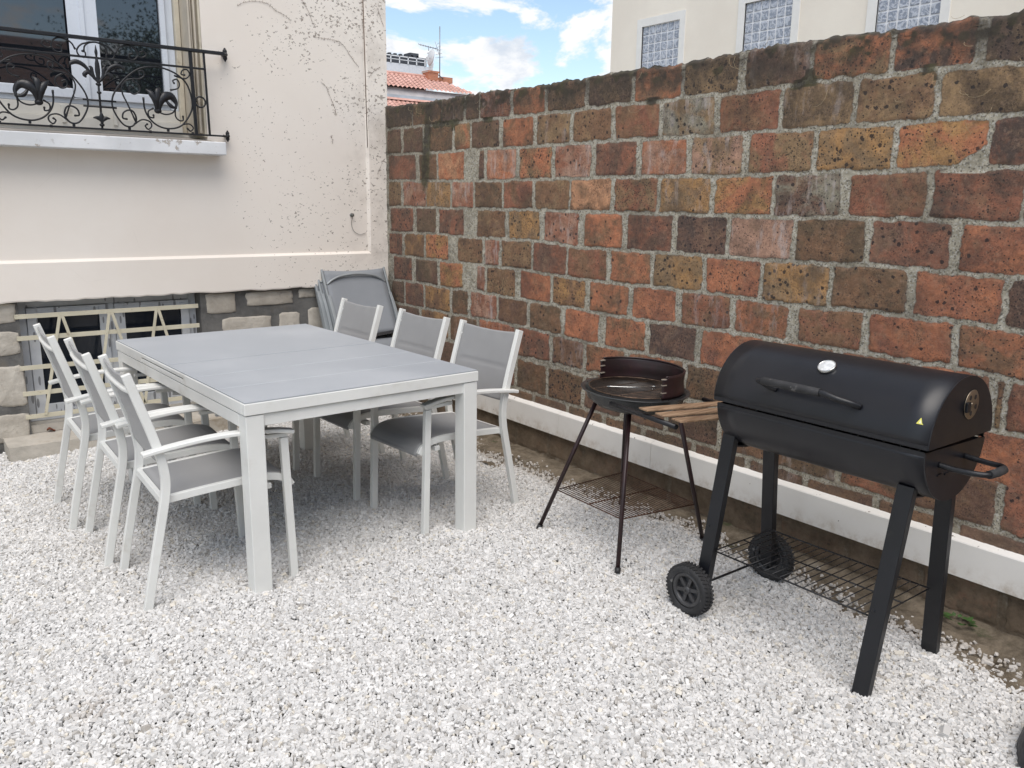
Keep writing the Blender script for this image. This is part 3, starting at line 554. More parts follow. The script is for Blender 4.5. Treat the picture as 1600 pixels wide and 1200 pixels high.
mb=MB(); mb.bb((CX0,yw+.061,.08),(CX1,yw+.10,.87)); mb.build('window_backing',M['black'],cw)
mb=MB(); mb.bb((CX0,F0+.03,.08),(CX1,yw+.05,.128)); mb.build('window_ledge',M['concrete'],cw)
# grille
gr=empty('security_grille',(0,0,0),0,'cream painted flat bar grille with zigzag bars over cellar window','grille')
yg=F0+.012
for z in (.782,.655,.480,.326,.186):
    mb=MB(); mb.bb((.612,yg-.003,z-.0135),(1.648,yg+.003,z+.0135)); mb.build('crossbar',M['cream_bar'],gr,.001)
for (xa,za,xb,zb) in ((.843,.776,.716,.190),(.856,.776,1.000,.190),(1.114,.776,1.000,.190),(1.128,.776,1.272,.190),(1.387,.776,1.276,.190),(1.400,.776,1.540,.190)):
    mb=MB(); mb.sweep([(xa,yg-.0065,za),(xb,yg-.0065,zb)],.0045,.017,(0,1,0)); mb.build('diagonal_bar',M['cream_bar'],gr)
# dead leaf on the step
mb=MB(); c=Vector((.735,F0-.0+.01,.088))
def leaffn(u,v):
    x=(u-.5)*.045; w=.017*math.sin(math.pi*min(.98,max(.02,u)))**.7; return (c.x+x,c.y+(v-.5)*2*w,c.z+.010*abs(v-.5)*2+.008*math.sin(u*5))
mb.grid(leaffn,8,4); tag(mb.build('dead_leaf',pbr('brown_leaf',(.16,.05,.025),.7,0,.3,60),solid=.001),'curled reddish brown dead leaf on the concrete step','leaf')

# ---- upper window
uw_=empty('tall_window',(0,0,0)); uw_.parent=house; yu=F0+.19
mb=MB(); X0,X1,Z0,Z1=.30,1.665,2.0,3.5
frame_rect(mb,X0,X1,Z0,Z1,.05,yu,yu+.07); mb.build('window_frame',M['pvc'],uw_,.004)
mid=1.142
for (a,b,w0,w1) in ((X0+.05,mid-.002,.07,.075),(mid+.002,X1-.05,.075,.035)):
    mb=MB(); z0,z1=Z0+.03,Z1-.03; y0,y1=yu-.02,yu+.04
    mb.bb((a,y0,z0),(a+w0,y1,z1)); mb.bb((b-w1,y0,z0),(b,y1,z1)); mb.bb((a+w0,y0,z0),(b-w1,y1,z0+.055)); mb.bb((a+w0,y0,z1-.07),(b-w1,y1,z1))
    s=mb.build('casement',M['pvc'],uw_,.005)
    mb=MB(); mb.bb((a+w0-.004,yu+.006,z0+.05),(b-w1+.004,yu+.014,z1-.06)); mb.build('glass_pane',M['glass'],s)
mb=MB(); mb.bb((mid-.012,yu-.030,2.03),(mid+.012,yu-.018,3.46)); mb.build('centre_bead',M['pvc'],uw_,.002)
mb=MB(); mb.bb((X0-.12,yu+.13,1.9),(X1+.1,yu+.17,3.6)); mb.build('dark_room',M['black'],uw_)
mb=MB(); mb.bb((X0,yu-.012,1.925),(X1,yu+.05,1.998)); mb.bb((X0,yu-.05,1.862),(X1,yu+.05,1.922)); mb.bb((WX0,yu-.03,1.838),(WX1,yu+.06,1.86)); 
for x in (.98,1.26): mb.bb((x,yu-.062,1.885),(x+.022,yu-.05,1.985))
mb.build('lower_rail',pbr('off_white_trim',(.60,.58,.53),.5,0,.06,8,grime=(.3,.26,.2,1),gs=9,gt=(.6,.8)),uw_,.003)
mb=MB(); mb.bb((X1+.001,yu-.03,1.86),(X1+.032,yu+.05,3.5)); mb.build('side_trim',M['beige_metal'],uw_,.003)
for k,(xa,xb,y0) in enumerate(((1.700,1.712,F0+.015),(1.716,1.728,F0+.03),(1.732,1.744,F0+.01),(1.749,1.760,F0+.035))):
    mb=MB(); mb.bb((xa,y0,1.862),(xb,yu+.02,3.5)); mb.tube([(xa+.006,y0,1.862),(xa+.006,y0,3.5)],.0065,8); mb.build('shutter_leaf',M['shutter'],uw_,.002)
for xa in (WX1-.014,WX0+.002):
    mb=MB(); mb.bb((xa,F0+.002,1.84),(xa+.012,F0+.29,WZ1)); mb.build('reveal',M['beige_metal'],uw_)
# sill
mb=MB(); mb.bb((-.1,F0-.135,1.728),(1.842,F0+.02,1.806)); sl=mb.build('window_sill',M['sill'],house,.006,3)
mb=MB(); mb.add([(-.1,F0-.11,1.807),(1.79,F0-.11,1.807),(1.79,F0+.22,1.845),(-.1,F0+.22,1.845),(-.1,F0-.11,1.80),(1.79,F0-.11,1.80),(1.79,F0+.22,1.80),(-.1,F0+.22,1.80)],[(0,1,2,3),(0,4,5,1),(1,5,6,2)]); mb.build('sill_slope',pbr('sill_cement',(.36,.33,.30),.8,0,.15,5),house)

# ---- wrought iron balustrade
bl=empty('iron_balustrade',(0,0,0),0,'black wrought iron window railing with scrolls and lily leaves above the peeling sill','railing'); YI=F0-.09
I=M['iron']
def P3(p,dy=0): return (p[0],YI+dy,p[1])
mb=MB(); mb.sweep([(-.15,YI,2.329),(1.875,YI,2.333)],.030,.019,(0,1,0)); mb.tube([(1.86,YI,2.333),(1.90,YI+.03,2.335),(1.91,F0,2.335)],.009,8); mb.build('hand_rail',I,bl,.003)
mb=MB(); mb.sweep([(-.15,YI,2.229),(1.757,YI,2.232)],.016,.011,(0,1,0)); mb.build('middle_rail',I,bl,.002)
mb=MB(); mb.sweep([(-.15,YI,1.845),(1.84,YI,1.845)],.018,.010,(0,1,0)); mb.tube([(1.83,YI,1.845),(1.87,YI+.02,1.846),(1.885,F0-.01,1.848)],.006,8); mb.build('bottom_rail',I,bl,.002)
for xa,xb,w in ((1.669,1.677,.018),(1.750,1.758,.012)):
    mb=MB(); mb.sweep([(xa,YI,2.325),(xb,YI,1.848)],w,w,(0,1,0)); mb.build('upright',I,bl,.002)
def blob(mb,c,r,s=(1,1,1),n=10):
    vs=[];m=n//2+1
    for i in range(m+1):
        th_=math.pi*i/m
        for j in range(n):
            q=2*math.pi*j/n; vs.append((c[0]+r*s[0]*math.sin(th_)*math.cos(q),c[1]+r*s[1]*math.sin(th_)*math.sin(q),c[2]+r*s[2]*math.cos(th_)))
    mb.add(vs,[(i*n+j,i*n+(j+1)%n,(i+1)*n+(j+1)%n,(i+1)*n+j) for i in range(m) for j in range(n)],True)
for (x,z,k) in ((1.898,2.337,1),(1.886,1.850,.85)):
    mb=MB(); y=F0-.038
    blob(mb,(x,y,z),.019*k,(.8,1,1)); 
    for a in range(6): q=a*math.pi/3; blob(mb,(x,y+.006,z)if 0 else (x+.006*math.cos(q),y+.0,z+.022*k*math.sin(q)+.0),.011*k,(1,1,1.3 if a in(1,2,4,5) else 1))
    blob(mb,(x,y,z+.034*k),.007*k); blob(mb,(x,y,z-.034*k),.007*k); mb.tube([(x-.03,y-.02,z),(x,F0+.005,z)],.008*k,8); mb.build('finial',I,bl)
SCR=[[[1.383,2.039],[1.386,1.974],[1.407,1.925],[1.451,1.885],[1.516,1.87],[1.592,1.893],[1.651,1.972],[1.663,2.04],[1.639,2.133],[1.583,2.186],[1.511,2.212],[1.44,2.215],[1.367,2.194],[1.301,2.145],[1.247,2.084],[1.215,2.025],[1.211,1.969],[1.234,1.914],[1.265,1.876],[1.299,1.868],[1.326,1.887],[1.335,1.92],[1.32,1.955],[1.293,1.96],[1.267,1.944],[1.261,1.915],[1.282,1.91]],[[1.333,1.892],[1.295,1.989],[1.272,2.044],[1.268,2.086],[1.292,2.123],[1.335,2.138],[1.37,2.141],[1.396,2.161],[1.391,2.186],[1.37,2.183],[1.372,2.162]],[[1.327,2.13],[1.361,2.108],[1.365,2.073],[1.335,2.053],[1.308,2.068],[1.314,2.097],[1.331,2.091]],[[1.436,1.982],[1.406,1.962],[1.408,1.933],[1.432,1.927],[1.433,1.942]],[[1.568,2.032],[1.559,1.95],[1.579,1.922],[1.602,1.924],[1.603,1.946]],[[1.443,1.979],[1.471,1.959],[1.507,1.951],[1.545,1.964],[1.566,1.995]],[[1.567,2.178],[1.626,2.165],[1.658,2.19],[1.645,2.218],[1.618,2.212],[1.609,2.189],[1.628,2.187]],[[1.539,2.092],[1.585,2.107],[1.594,2.137],[1.581,2.157],[1.558,2.148],[1.564,2.134]],[[1.6,1.901],[1.638,1.904],[1.66,1.883],[1.643,1.863],[1.625,1.877]],[[1.322,1.884],[1.367,1.912],[1.409,1.904],[1.418,1.879],[1.398,1.859],[1.382,1.877],[1.393,1.888]],[[1.175,2.311],[1.217,2.296],[1.242,2.264],[1.233,2.236],[1.205,2.229],[1.2,2.253],[1.214,2.261]],[[1.249,2.265],[1.272,2.302],[1.321,2.318],[1.355,2.305],[1.37,2.271],[1.35,2.245],[1.322,2.245],[1.321,2.269],[1.339,2.275]],[[1.366,2.264],[1.393,2.26],[1.416,2.276],[1.403,2.296],[1.385,2.287]],[[1.085,2.261],[1.091,2.288],[1.112,2.307],[1.146,2.315],[1.175,2.311]]]
cx0=1.146
for m_ in (1,-1):
    for k,c in enumerate(SCR):
        pts=[P3((p[0] if m_==1 else 2*cx0-p[0],p[1])) for p in c]
        pts=spline(pts,5); n=len(pts); r0=.0050 if k in (0,) else .0044
        mb=MB(); mb.tube(pts,[r0*(1.25 if (i<2 or i>n-3) else 1) for i in range(n)],8)
        blob(mb,pts[-1],.0065); mb.build('scroll',I,bl)
    # lily leaf cluster
    def mx(x): return x if m_==1 else 2*cx0-x
    mb=MB()
    def petal(pts,ws,th_=.006):
        S=spline([(mx(a),YI-.012-.01*math.sin(i*1.3),b) for i,(a,b) in enumerate(pts)],4); n=len(S)
        W=[np.interp(i/(n-1),[k/(len(ws)-1) for k in range(len(ws))],ws) for i in range(n)]
        vs=[]
        for i,p in enumerate(S):
            t_=(S[min(i+1,n-1)]-S[max(i-1,0)]).normalized(); s_=t_.cross(Vector((0,1,0))).normalized(); w=W[i]
            for j in range(8):
                q=2*math.pi*j/8; vs.append(p+s_*w*math.cos(q)+Vector((0,1,0))*(min(w,.35*w+.004))*math.sin(q))
        mb.add(vs,[(i*8+j,i*8+(j+1)%8,(i+1)*8+(j+1)%8,(i+1)*8+j) for i in range(n-1) for j in range(8)],True)
    petal([(1.452,1.968),(1.445,2.02),(1.425,2.06),(1.398,2.085)],[.008,.018,.018,.003])
    petal([(1.458,1.97),(1.456,2.03),(1.462,2.08),(1.482,2.098)],[.008,.016,.018,.003])
    petal([(1.465,1.972),(1.476,2.02),(1.503,2.052),(1.541,2.055),(1.566,2.022),(1.563,1.985)],[.008,.018,.027,.022,.012,.003])
    petal([(1.50,2.04),(1.53,2.00),(1.56,1.99)],[.006,.012,.005])
    blob(mb,(mx(1.458),YI-.008,1.968),.017,(1.3,.8,1)); mb.build('lily_leaves',I,bl)
    for (a,b) in ((1.511,1.866),(1.293,1.862),(1.408,1.852),(1.655,1.856)): mb=MB(); mb.box((mx(a),YI,b-.006),(.013,.013,.016)); mb.build('collar',I,bl)
    mb=MB(); mb.tube([P3((mx(1.663),2.04)),P3((mx(1.69),2.04))],.006,6); mb.build('collar',I,bl)
mb=MB(); ring=[(1.712+.031*math.cos(q),YI,2.038+.031*math.sin(q)) for q in [2*math.pi*i/24 for i in range(24)]]; mb.tube(ring,.0055,8,True); mb.build('ring',I,bl)
mb=MB(); mb.tube([(cx0,YI,1.85),(cx0,YI,2.235)],.0062,8); 
for z in (2.002,1.967): mb.tube([(1.057,YI,z),(1.232,YI,z)],.0052,8)
for z,r_ in ((2.045,.011),(2.09,.013),(1.90,.010),(1.868,.012)): blob(mb,(cx0,YI,z),r_,(1.2,1,.8))
def petal2(mb,pts,ws):
    S=spline([(a,YI-.008,b) for a,b in pts],4); n=len(S); W=[float(np.interp(i/(n-1),[k/(len(ws)-1) for k in range(len(ws))],ws)) for i in range(n)]; vs=[]
    for i,p in enumerate(S):
        t_=(S[min(i+1,n-1)]-S[max(i-1,0)]).normalized(); s_=t_.cross(Vector((0,1,0))).normalized()
        for j in range(8):
            q=2*math.pi*j/8; vs.append(p+s_*W[i]*math.cos(q)+Vector((0,1,0))*min(W[i],.006)*math.sin(q))
    mb.add(vs,[(i*8+j,i*8+(j+1)%8,(i+1)*8+(j+1)%8,(i+1)*8+j) for i in range(n-1) for j in range(8)],True)
petal2(mb,[(cx0,2.10),(cx0,2.16),(cx0,2.20),(cx0,2.235)],[.008,.014,.012,.004]); petal2(mb,[(cx0,2.23),(cx0,2.262),(cx0,2.30)],[.004,.009,.001])
for s_ in (1,-1):
    petal2(mb,[(cx0,2.10),(cx0+s_*.025,2.13),(cx0+s_*.032,2.175),(cx0+s_*.045,2.18)],[.007,.010,.009,.003])
    petal2(mb,[(cx0+s_*.02,2.12),(cx0+s_*.05,2.15),(cx0+s_*.07,2.135),(cx0+s_*.062,2.12)],[.006,.011,.013,.004])
    petal2(mb,[(cx0+s_*.04,2.15),(cx0+s_*.07,2.185),(cx0+s_*.105,2.20),(cx0+s_*.135,2.19),(cx0+s_*.14,2.175)],[.007,.011,.013,.011,.005])
    petal2(mb,[(cx0,1.885),(cx0+s_*.02,1.905),(cx0+s_*.045,1.905)],[.006,.012,.003])
petal2(mb,[(cx0,1.875),(cx0,1.91),(cx0,1.94)],[.007,.015,.003])
mb.build('centre_ornament',I,bl)
# dried creeper, dark line drawn in along the groove, and small hook
VINES_AND_GROOVE=[[[2.006,2.641],[2.044,2.665],[2.106,2.682],[2.168,2.687],[2.218,2.675],[2.259,2.646],[2.31,2.63],[2.357,2.602]],[[2.437,2.737],[2.462,2.702],[2.483,2.666],[2.512,2.598]],[[2.527,2.521],[2.591,2.52],[2.647,2.519],[2.703,2.509],[2.74,2.477],[2.772,2.435],[2.8,2.401],[2.833,2.371]],[[2.558,2.237],[2.589,2.211],[2.606,2.171],[2.633,2.115],[2.65,2.066],[2.654,2.033]],[[2.871,2.678],[2.878,2.555],[2.883,2.389],[2.882,2.177],[2.893,2.007],[2.888,1.837]],[[2.906,2.307],[2.941,2.344],[2.993,2.379]],[[2.986,2.755],[3.005,2.695],[3.024,2.656]],[[2.764,1.356],[2.752,1.298],[2.801,1.244],[2.862,1.225]],[[2.616,1.896],[2.624,1.854]],[[2.993,1.727],[2.955,1.65]]]
vb=MB(); rr=random.Random(8); vb.tube([(2.872,F0-.006,3.4),(2.882,F0-.010,2.3),(2.886,F0-.012,1.83)],.0032,6)  # straight tube added as the dark line of the recessed groove
for i,c in enumerate(VINES_AND_GROOVE[:10]):
    if i==7: continue
    pts=spline([(p[0],F0-(.023 if p[0]>2.89 else .003),p[1]) for p in c],6); vb.tube(pts,.00065,5)
    for p in pts[::2]:
        for _ in range(2):
            a=rr.uniform(0,6.28); L=rr.uniform(.004,.013); vb.tube([p,(p[0]+L*math.cos(a),p[1]-.001,p[2]+L*math.sin(a))],.0007,4)
tag(vb.build('creeper_and_groove_line',pbr('creeper_and_groove_brown',(.14,.095,.07),.9)),'thin dead creeper stems clinging to the cream wall','creeper')
hk=MB(); hk.tube([(2.752,F0,1.362),(2.752,F0-.03,1.358),(2.748,F0-.035,1.37)],.007,8); hk.lathe([(0,.002),(.014,.002),(.014,0),(.0,-.002)],(2.752,F0-.003,1.362),12,(0,-1,0)); 
hk.tube(spline([(2.752,F0-.02,1.35),(2.748,F0-.006,1.30),(2.765,F0-.006,1.25),(2.81,F0-.006,1.225),(2.86,F0-.006,1.235)],6),.0016,5)
tag(hk.build('wall_hook',pbr('grey_zinc',(.16,.16,.15),.5,.4)),'small grey hook with a loose wire low on the cream wall near the corner','hook')

# ------------------------------------------------------------------ table
tb=empty('dining_table',(1.494,3.734,0),R(1.9),'large white extending garden table with frosted grey top','table')
W,Ln=1.05,1.69; A=M['alu']
for (sx,sy) in ((-1,-1),(1,-1),(-1,1),(1,1)):
    mb=MB(); mb.bb((sx*(W/2-.004)-(.07 if sx>0 else 0),sy*(Ln/2-.004)-(.07 if sy>0 else 0),-.02),(sx*(W/2-.004)+(.07 if sx<0 else 0),sy*(Ln/2-.004)+(.07 if sy<0 else 0),.699)); mb.build('leg',A,tb,.003,3)
mb=MB(); z0,z1=.702,.746
for s_ in (-1,1):
    mb.bb((-W/2,s_*Ln/2-(.03 if s_>0 else 0),z0),(W/2,s_*Ln/2+(.03 if s_<0 else 0),z1))
mb.bb((W/2-.03,-Ln/2+.0305,z0),(W/2,Ln/2-.0305,z1)); mb.bb((-W/2,-Ln/2+.0305,z0),(-W/2+.03,-.185,z1)); mb.bb((-W/2,.405,z0),(-W/2+.03,Ln/2-.0305,z1))
mb.bb((-W/2,-.1845,.728),(-W/2+.03,.4045,z1)); mb.bb((-W/2+.001,-.18,z0),(-W/2+.028,.40,.7225))
mb.build('top_frame',A,tb,.003,3)
mb=MB(); mb.bb((-W/2+.006,-.1835,.7225),(-W/2+.02,.4035,.728)); mb.build('slot',M['black'],tb)
mb=MB(); i=.012; z0,z1=.654,.6985
for s_ in (-1,1):
    mb.bb((s_*(W/2-i)-(.022 if s_>0 else 0) ,-Ln/2+.0665,z0),(s_*(W/2-i)+(.022 if s_<0 else 0),Ln/2-.0665,z1)); 
    mb.bb((-W/2+.0665,s_*(Ln/2-i)-(.022 if s_>0 else 0),z0),(W/2-.0665,s_*(Ln/2-i)+(.022 if s_<0 else 0),z1))
mb.bb((-W/2+.002,-Ln/2+.067,.650),(-W/2+.0115,Ln/2-.067,.6985)); mb.build('apron',A,tb,.002,2)
mb=MB()
for y in (-.565,-.292): mb.bb((-W/2+.005,y-.0016,.7464),(W/2-.005,y+.0016,.7509))
mb.build('panel_seam',pbr('pale_seam',(.60,.62,.64),.5),tb)
edges=[-Ln/2+.004,-.565,-.292,.024]
for k in range(3):
    mb=MB(); mb.bb((-W/2+.004,edges[k]+.0017,.7465),(W/2-.004,edges[k+1]-.0017,.7515)); mb.build('top_panel',M['tabletop'],tb,.0012,2)
mb=MB(); mb.bb((-W/2+.004,.0285,.7465),(W/2-.004,Ln/2-.004,.7515)); mb.build('top_panel',M['tabletop'],tb,.0012,2)
mb=MB(); mb.bb((-W/2+.01,-Ln/2+.01,.7455),(W/2-.01,Ln/2-.01,.7463)); mb.build('top_support',M['black'],tb)

# ------------------------------------------------------------------ chairs
def make_chair():
    c=empty('garden_armchair',(0,0,0)); A=M['alu']; ypos=.2125
    back=[(0,-.01),(.030,.14),(.056,.26),(.080,.37),(.0915,.43),(.096,.48),(.093,.525),(.083,.58),(.062,.66),(.030,.765),(-.005,.878)]
    B=[Vector((x,0,z)) for x,z in back]
    for s in (-1,1):
        mb=MB(); S=spline([(x,s*ypos,z) for x,z in back],4); mb.sweep(S,.025,.031,(0,1,0)); mb.build('rear_leg',A,c,.003,2)
        mb=MB(); S=[(.552,s*ypos,-.01),(.533,s*ypos,.575)]; mb.sweep(S,.025,.031,(0,1,0)); mb.sweep([(.548,s*ypos,.584),(.40,s*ypos,.589)],.019,.016,(0,1,0)); mb.build('front_leg',A,c,.003,2)
        mb=MB(); S=spline([(.022,s*.226,.590),(.10,s*.228,.603),(.25,s*.230,.619),(.40,s*.230,.620),(.50,s*.228,.611),(.568,s*.226,.598)],5); mb.sweep(S,.042,.016,(0,1,0)); mb.build('armrest',A,c,.005,3)
        mb=MB(); S=spline([(.085,s*.190,.402),(.25,s*.190,.415),(.42,s*.190,.424),(.50,s*.190,.418),(.545,s*.190,.398),(.565,s*.190,.372)],5); mb.sweep(S,.022,.028,(0,1,0)); mb.build('seat_rail',A,c,.003,2)
    for q in (((.088,-.202,.398),(.088,.202,.398),.030,.02),((.47,-.202,.385),(.47,.202,.385),.022,.026),((.560,-.18,.371),(.560,.18,.371),.016,.014)):
        mb=MB(); mb.sweep([q[0],q[1]],q[2],q[3],(0,0,1)); mb.build('stretcher',A,c,.003,2)
    mb=MB(); S=spline([(.010,-.204,.815),(.004,-.185,.815),(.000,-.12,.813),(-.001,0,.812),(.000,.12,.813),(.004,.185,.815),(.010,.204,.815)],5); mb.tube(S,.0095,10); mb.build('back_rail',A,c)
    # seat sling
    mb=MB(); prof=spline([(.098,0,.413),(.25,0,.424),(.42,0,.435),(.505,0,.430),(.552,0,.410),(.575,0,.378),(.574,0,.364)],6); n=len(prof)
    def seat(u,v):
        i=min(n-1,int(round(u*(n-1)))); p=prof[i]; y=(v-.5)*.372; sag=.010*(1-(2*v-1)**2)*math.sin(math.pi*min(1,u*1.05))
        seam=.004*math.exp(-((u-.52)/.012)**2)+.004*math.exp(-((u-.80)/.012)**2) if .04<v<.96 else 0
        return (p[0],y,p[2]-sag-seam)
    mb.grid(seat,n-1,16); mb.build('seat_sling',M['fabric'],c,solid=.006)
    mb=MB(); bp=spline([(.083,0,.545),(.070,0,.62),(.050,0,.70),(.022,0,.79),(-.002,0,.868)],8); nb=len(bp)
    def bk(u,v):
        i=min(nb-1,int(round(u*(nb-1)))); p=bp[i]; y=(v-.5)*.408; bow=-.010*(1-(2*v-1)**2)*(.4+.6*math.sin(math.pi*u)); topdip=-.010*(1-(2*v-1)**2)*max(0,(u-.8)/.2)
        seam=.0035*math.exp(-((u-.50)/.012)**2) if .08<v<.92 else 0
        w=.0016*math.sin(v*26)*max(0,(u-.86)/.14)
        return (p[0]+bow-seam+w,y,p[2]+topdip+bow*.2)
    mb.grid(bk,nb-1,20); mb.build('back_sling',M['fabric'],c,solid=.006)
    return c
ch=make_chair(); G1='grey sling armchairs around the garden table'
spots=[(.650,3.200,-2.0,'white framed armchair nearest the camera on the left side of the table'),
 (.618,3.690,-1.5,'middle armchair on the left side of the table, between two like it'),
 (.578,4.205,-1.0,'left side armchair nearest the cellar window, farthest from the camera'),
 (2.370,3.272,184.2,'armchair on the brick wall side of the table nearest the charcoal grill'),
 (2.325,3.820,182.5,'middle armchair on the brick wall side of the table'),
 (2.275,4.440,182.0,'armchair on the brick wall side in front of the leaning folded chairs')]
for i,(x,y,a,lb) in enumerate(spots):
    o=ch if i==0 else copy_tree(ch)
    o.location=(x,y,0); o.rotation_euler=(0,0,R(a)); tag(o,lb,'chair',G1)

# folded chairs leaning in the corner
def make_folded():
    c=empty('folding_chair',(0,0,0)); g=M['alu_grey']; w=.245; Lh=1.10
    for s in (-1,1):
        mb=MB(); mb.sweep(spline([(s*w,0,0),(s*w,0,.5),(s*w,0,Lh)],4),.016,.026,(1,0,0)); mb.build('side_rail',g,c,.004,2)
        mb=MB(); mb.sweep([(s*(w-.022),.022,.03),(s*(w-.022),.020,.62)],.014,.022,(1,0,0)); mb.build('leg',g,c,.003,2)
        mb=MB(); mb.sweep(spline([(s*(w-.002),-.024,.52),(s*(w-.002),-.030,.75),(s*(w-.004),-.016,.90)],4),.022,.010,(1,0,0)); mb.build('armrest',g,c,.003,2)
    mb=MB(); S=spline([(-w+.012,-.004,Lh-.115),(-w+.06,-.016,Lh-.085),(-w+.13,-.022,Lh-.062),(0,-.026,Lh-.052),(w-.13,-.022,Lh-.062),(w-.06,-.016,Lh-.085),(w-.012,-.004,Lh-.115)],5); mb.tube(S,.0085,8); mb.build('top_rail',g,c)
    mb=MB(); mb.tube([(-w+.01,-.012,.06),(w-.01,-.012,.06)],.009,8); mb.build('foot_rail',g,c)
    mb=MB(); mb.sweep([(-w+.012,-.004,.565),(w-.012,-.018,.60)],.006,.022,(0,1,0)); mb.build('strap',M['black'],c)
    mb=MB(); mb.grid(lambda u,v:((u-.5)*(2*w-.022),-.006-.012*math.sin(math.pi*u)*math.sin(math.pi*v)*-1,.60+v*(Lh-.61)-.012*math.sin(math.pi*u)*v),12,14); mb.build('back_sling',M['fabric_fold'],c,solid=.004)
    mb=MB(); mb.grid(lambda u,v:((u-.5)*(2*w-.06),.006,.10+v*.46),10,8); mb.build('seat_sling',M['fabric_fold'],c,solid=.004)
    return c
fc=make_folded()
for i,(x,y,tilt,rz,lb) in enumerate([(2.745,4.985,-26.5,0,'frontmost grey folding chair of the stack leaning in the corner'),(2.728,5.060,-25.0,1.,'middle grey folding chair of the stack leaning in the corner'),(2.712,5.125,-22.5,2.,'rearmost grey folding chair of the stack, against the cream wall')]):
    o=fc if i==0 else copy_tree(fc)
    o.location=(x,y,0.0); o.rotation_euler=(R(tilt),0,R(rz)); tag(o,lb,'folding chair','grey folding chairs stacked in the corner')

# ------------------------------------------------------------------ barrel grill
t=NT('satin_black_steel'); n=t.noise(3,5); c=t.mix(t.ramp(n,.3,.7),(.006,.0066,.0095,1),(.010,.0108,.015,1)); c=t.mix(t.ramp(t.vor(45)['Distance'],.05,.02,0,.25),c,(.25,.25,.25,1))
t.base(c).rough(t.ramp(t.noise(9,5),.3,.7,.34,.41)); t.b.inputs['Specular IOR Level'].default_value=.5; M['drum']=t.m
M['legblk']=pbr('black_leg_paint',(.008,.009,.012),.42,0,.2,6,.1,120,grime=(.03,.028,.025,1),gs=14,gt=(.62,.8))
M['steel']=pbr('stainless_steel',(.62,.62,.60),.22,1,.06,10)
M['rubber']=pbr('dusty_rubber',(.028,.028,.03),.75,0,.3,14,grime=(.16,.155,.15,1),gs=40,gt=(.60,.72))
gb=empty('barrel_grill',(2.46,1.43,0),0,'black barrel charcoal grill on two wheels with lid thermometer','barbecue')
CX,CZ,RR=0,.808,.1865; yN,yFar=-.375,.370
def arc(r,a0,a1,n): return [(-r*math.cos(R(a0+(a1-a0)*i/n)),CZ+r*math.sin(R(a0+(a1-a0)*i/n))) for i in range(n+1)]  # 0deg = towards the yard
def shell(r,a0,a1,y0,y1,th=.003,n=40,caps=True,inset=0):
    mb=MB(); A_=arc(r,a0,a1,n)
    mb.grid(lambda u,v:(A_[int(round(u*n))][0],y0+(y1-y0)*v,A_[int(round(u*n))][1]),n,10)
    return mb
lid=shell(RR+.004,4,176,yN,yFar); ld=lid.build('lid',M['drum'],gb,solid=.004)
mb=MB()
def endcap(mb,r,a0,a1,y,d,n=40):
    A_=arc(r,a0,a1,n); k=len(A_); vs=[(x,y,z) for x,z in A_]+[(x,y+d,z) for x,z in A_]
    mb.add(vs,[tuple(range(k)),tuple(reversed(range(k,2*k)))]+[(i,i+1,i+1+k,i+k) for i in range(k-1)]+[(k-1,0,k,2*k-1)])
endcap(mb,RR+.006,4,176,yN-.003,.004); endcap(mb,RR+.006,4,176,yFar-.001,.004); 
# straight skirts of the lid
for sgn in (-1,1):
    x=sgn*(RR+.004)*math.cos(R(4)); mb.bb((x-.002,yN,CZ+.001),(x+.002,yFar,CZ+.014))
mb.bb((-(RR+.004),yN-.0028,CZ+.001),(RR+.004,yN+.001,CZ+.0135)); mb.bb((-(RR+.004),yFar-.0005,CZ+.001),(RR+.004,yFar+.0028,CZ+.0135))
mb.build('lid_end',M['drum'],ld)
body=shell(RR-.004,-172,-6,yN+.012,yFar-.010); bo=body.build('drum',M['drum'],gb,solid=.004)
mb=MB(); endcap(mb,RR-.002,-174,-3,yN+.008,.004); endcap(mb,RR-.002,-174,-3,yFar-.012,.004)
for sgn in (-1,1): x=sgn*(RR-.004)*math.cos(R(6)); mb.bb((x-.002,yN+.012,CZ-.021),(x+.002,yFar-.01,CZ-.008))
mb.build('drum_end',M['drum'],bo)
mb=MB(); mb.bb((-RR+.02,yN+.02,CZ-.06),(RR-.02,yFar-.02,CZ-.03)); mb.build('coal_pan',M['black'],gb)
mb=MB()
for i in range(26): y=yN+.04+i*.0265; mb.tube([(-RR+.012,y,CZ-.012),(RR-.012,y,CZ-.012)],.0022,6)
mb.build('cooking_grate',M['steel'],gb)
def onlid(ang,r=RR+.006): return Vector((-r*math.cos(R(ang)),0,CZ+r*math.sin(R(ang))))
# lid handle
p0=onlid(24.5); out=Vector((-math.cos(R(24.5)),0,math.sin(R(24.5))))
yL,yR=.150,-.155; up=Vector((0,0,.006))
H_=[p0+Vector((0,yL-.012,0)),p0+out*.022+Vector((0,yL+.004,0)),p0+out*.046+Vector((0,yL+.018,0))+up,p0+out*.060+Vector((0,yL+.004,0))+up,p0+out*.062+Vector((0,.0,0))+up,p0+out*.060+Vector((0,-.062,0))+up,p0+out*.050+Vector((0,-.105,0)),p0+out*.026+Vector((0,-.137,0)),p0+Vector((0,yR,0))]
H_=spline(H_,6); mb=MB(); mb.tube(H_,.0100,10); h=mb.build('lid_handle',M['iron'],gb)
mb=MB(); g=[p0+out*.0605+Vector((0,yL+.002,0))+up,p0+out*.062+Vector((0,.07,0))+up,p0+out*.062+Vector((0,.0,0))+up,p0+out*.0605+Vector((0,-.054,0))+up]; mb.tube(g,.0128,12); mb.build('foam_grip',M['rubber'],h)
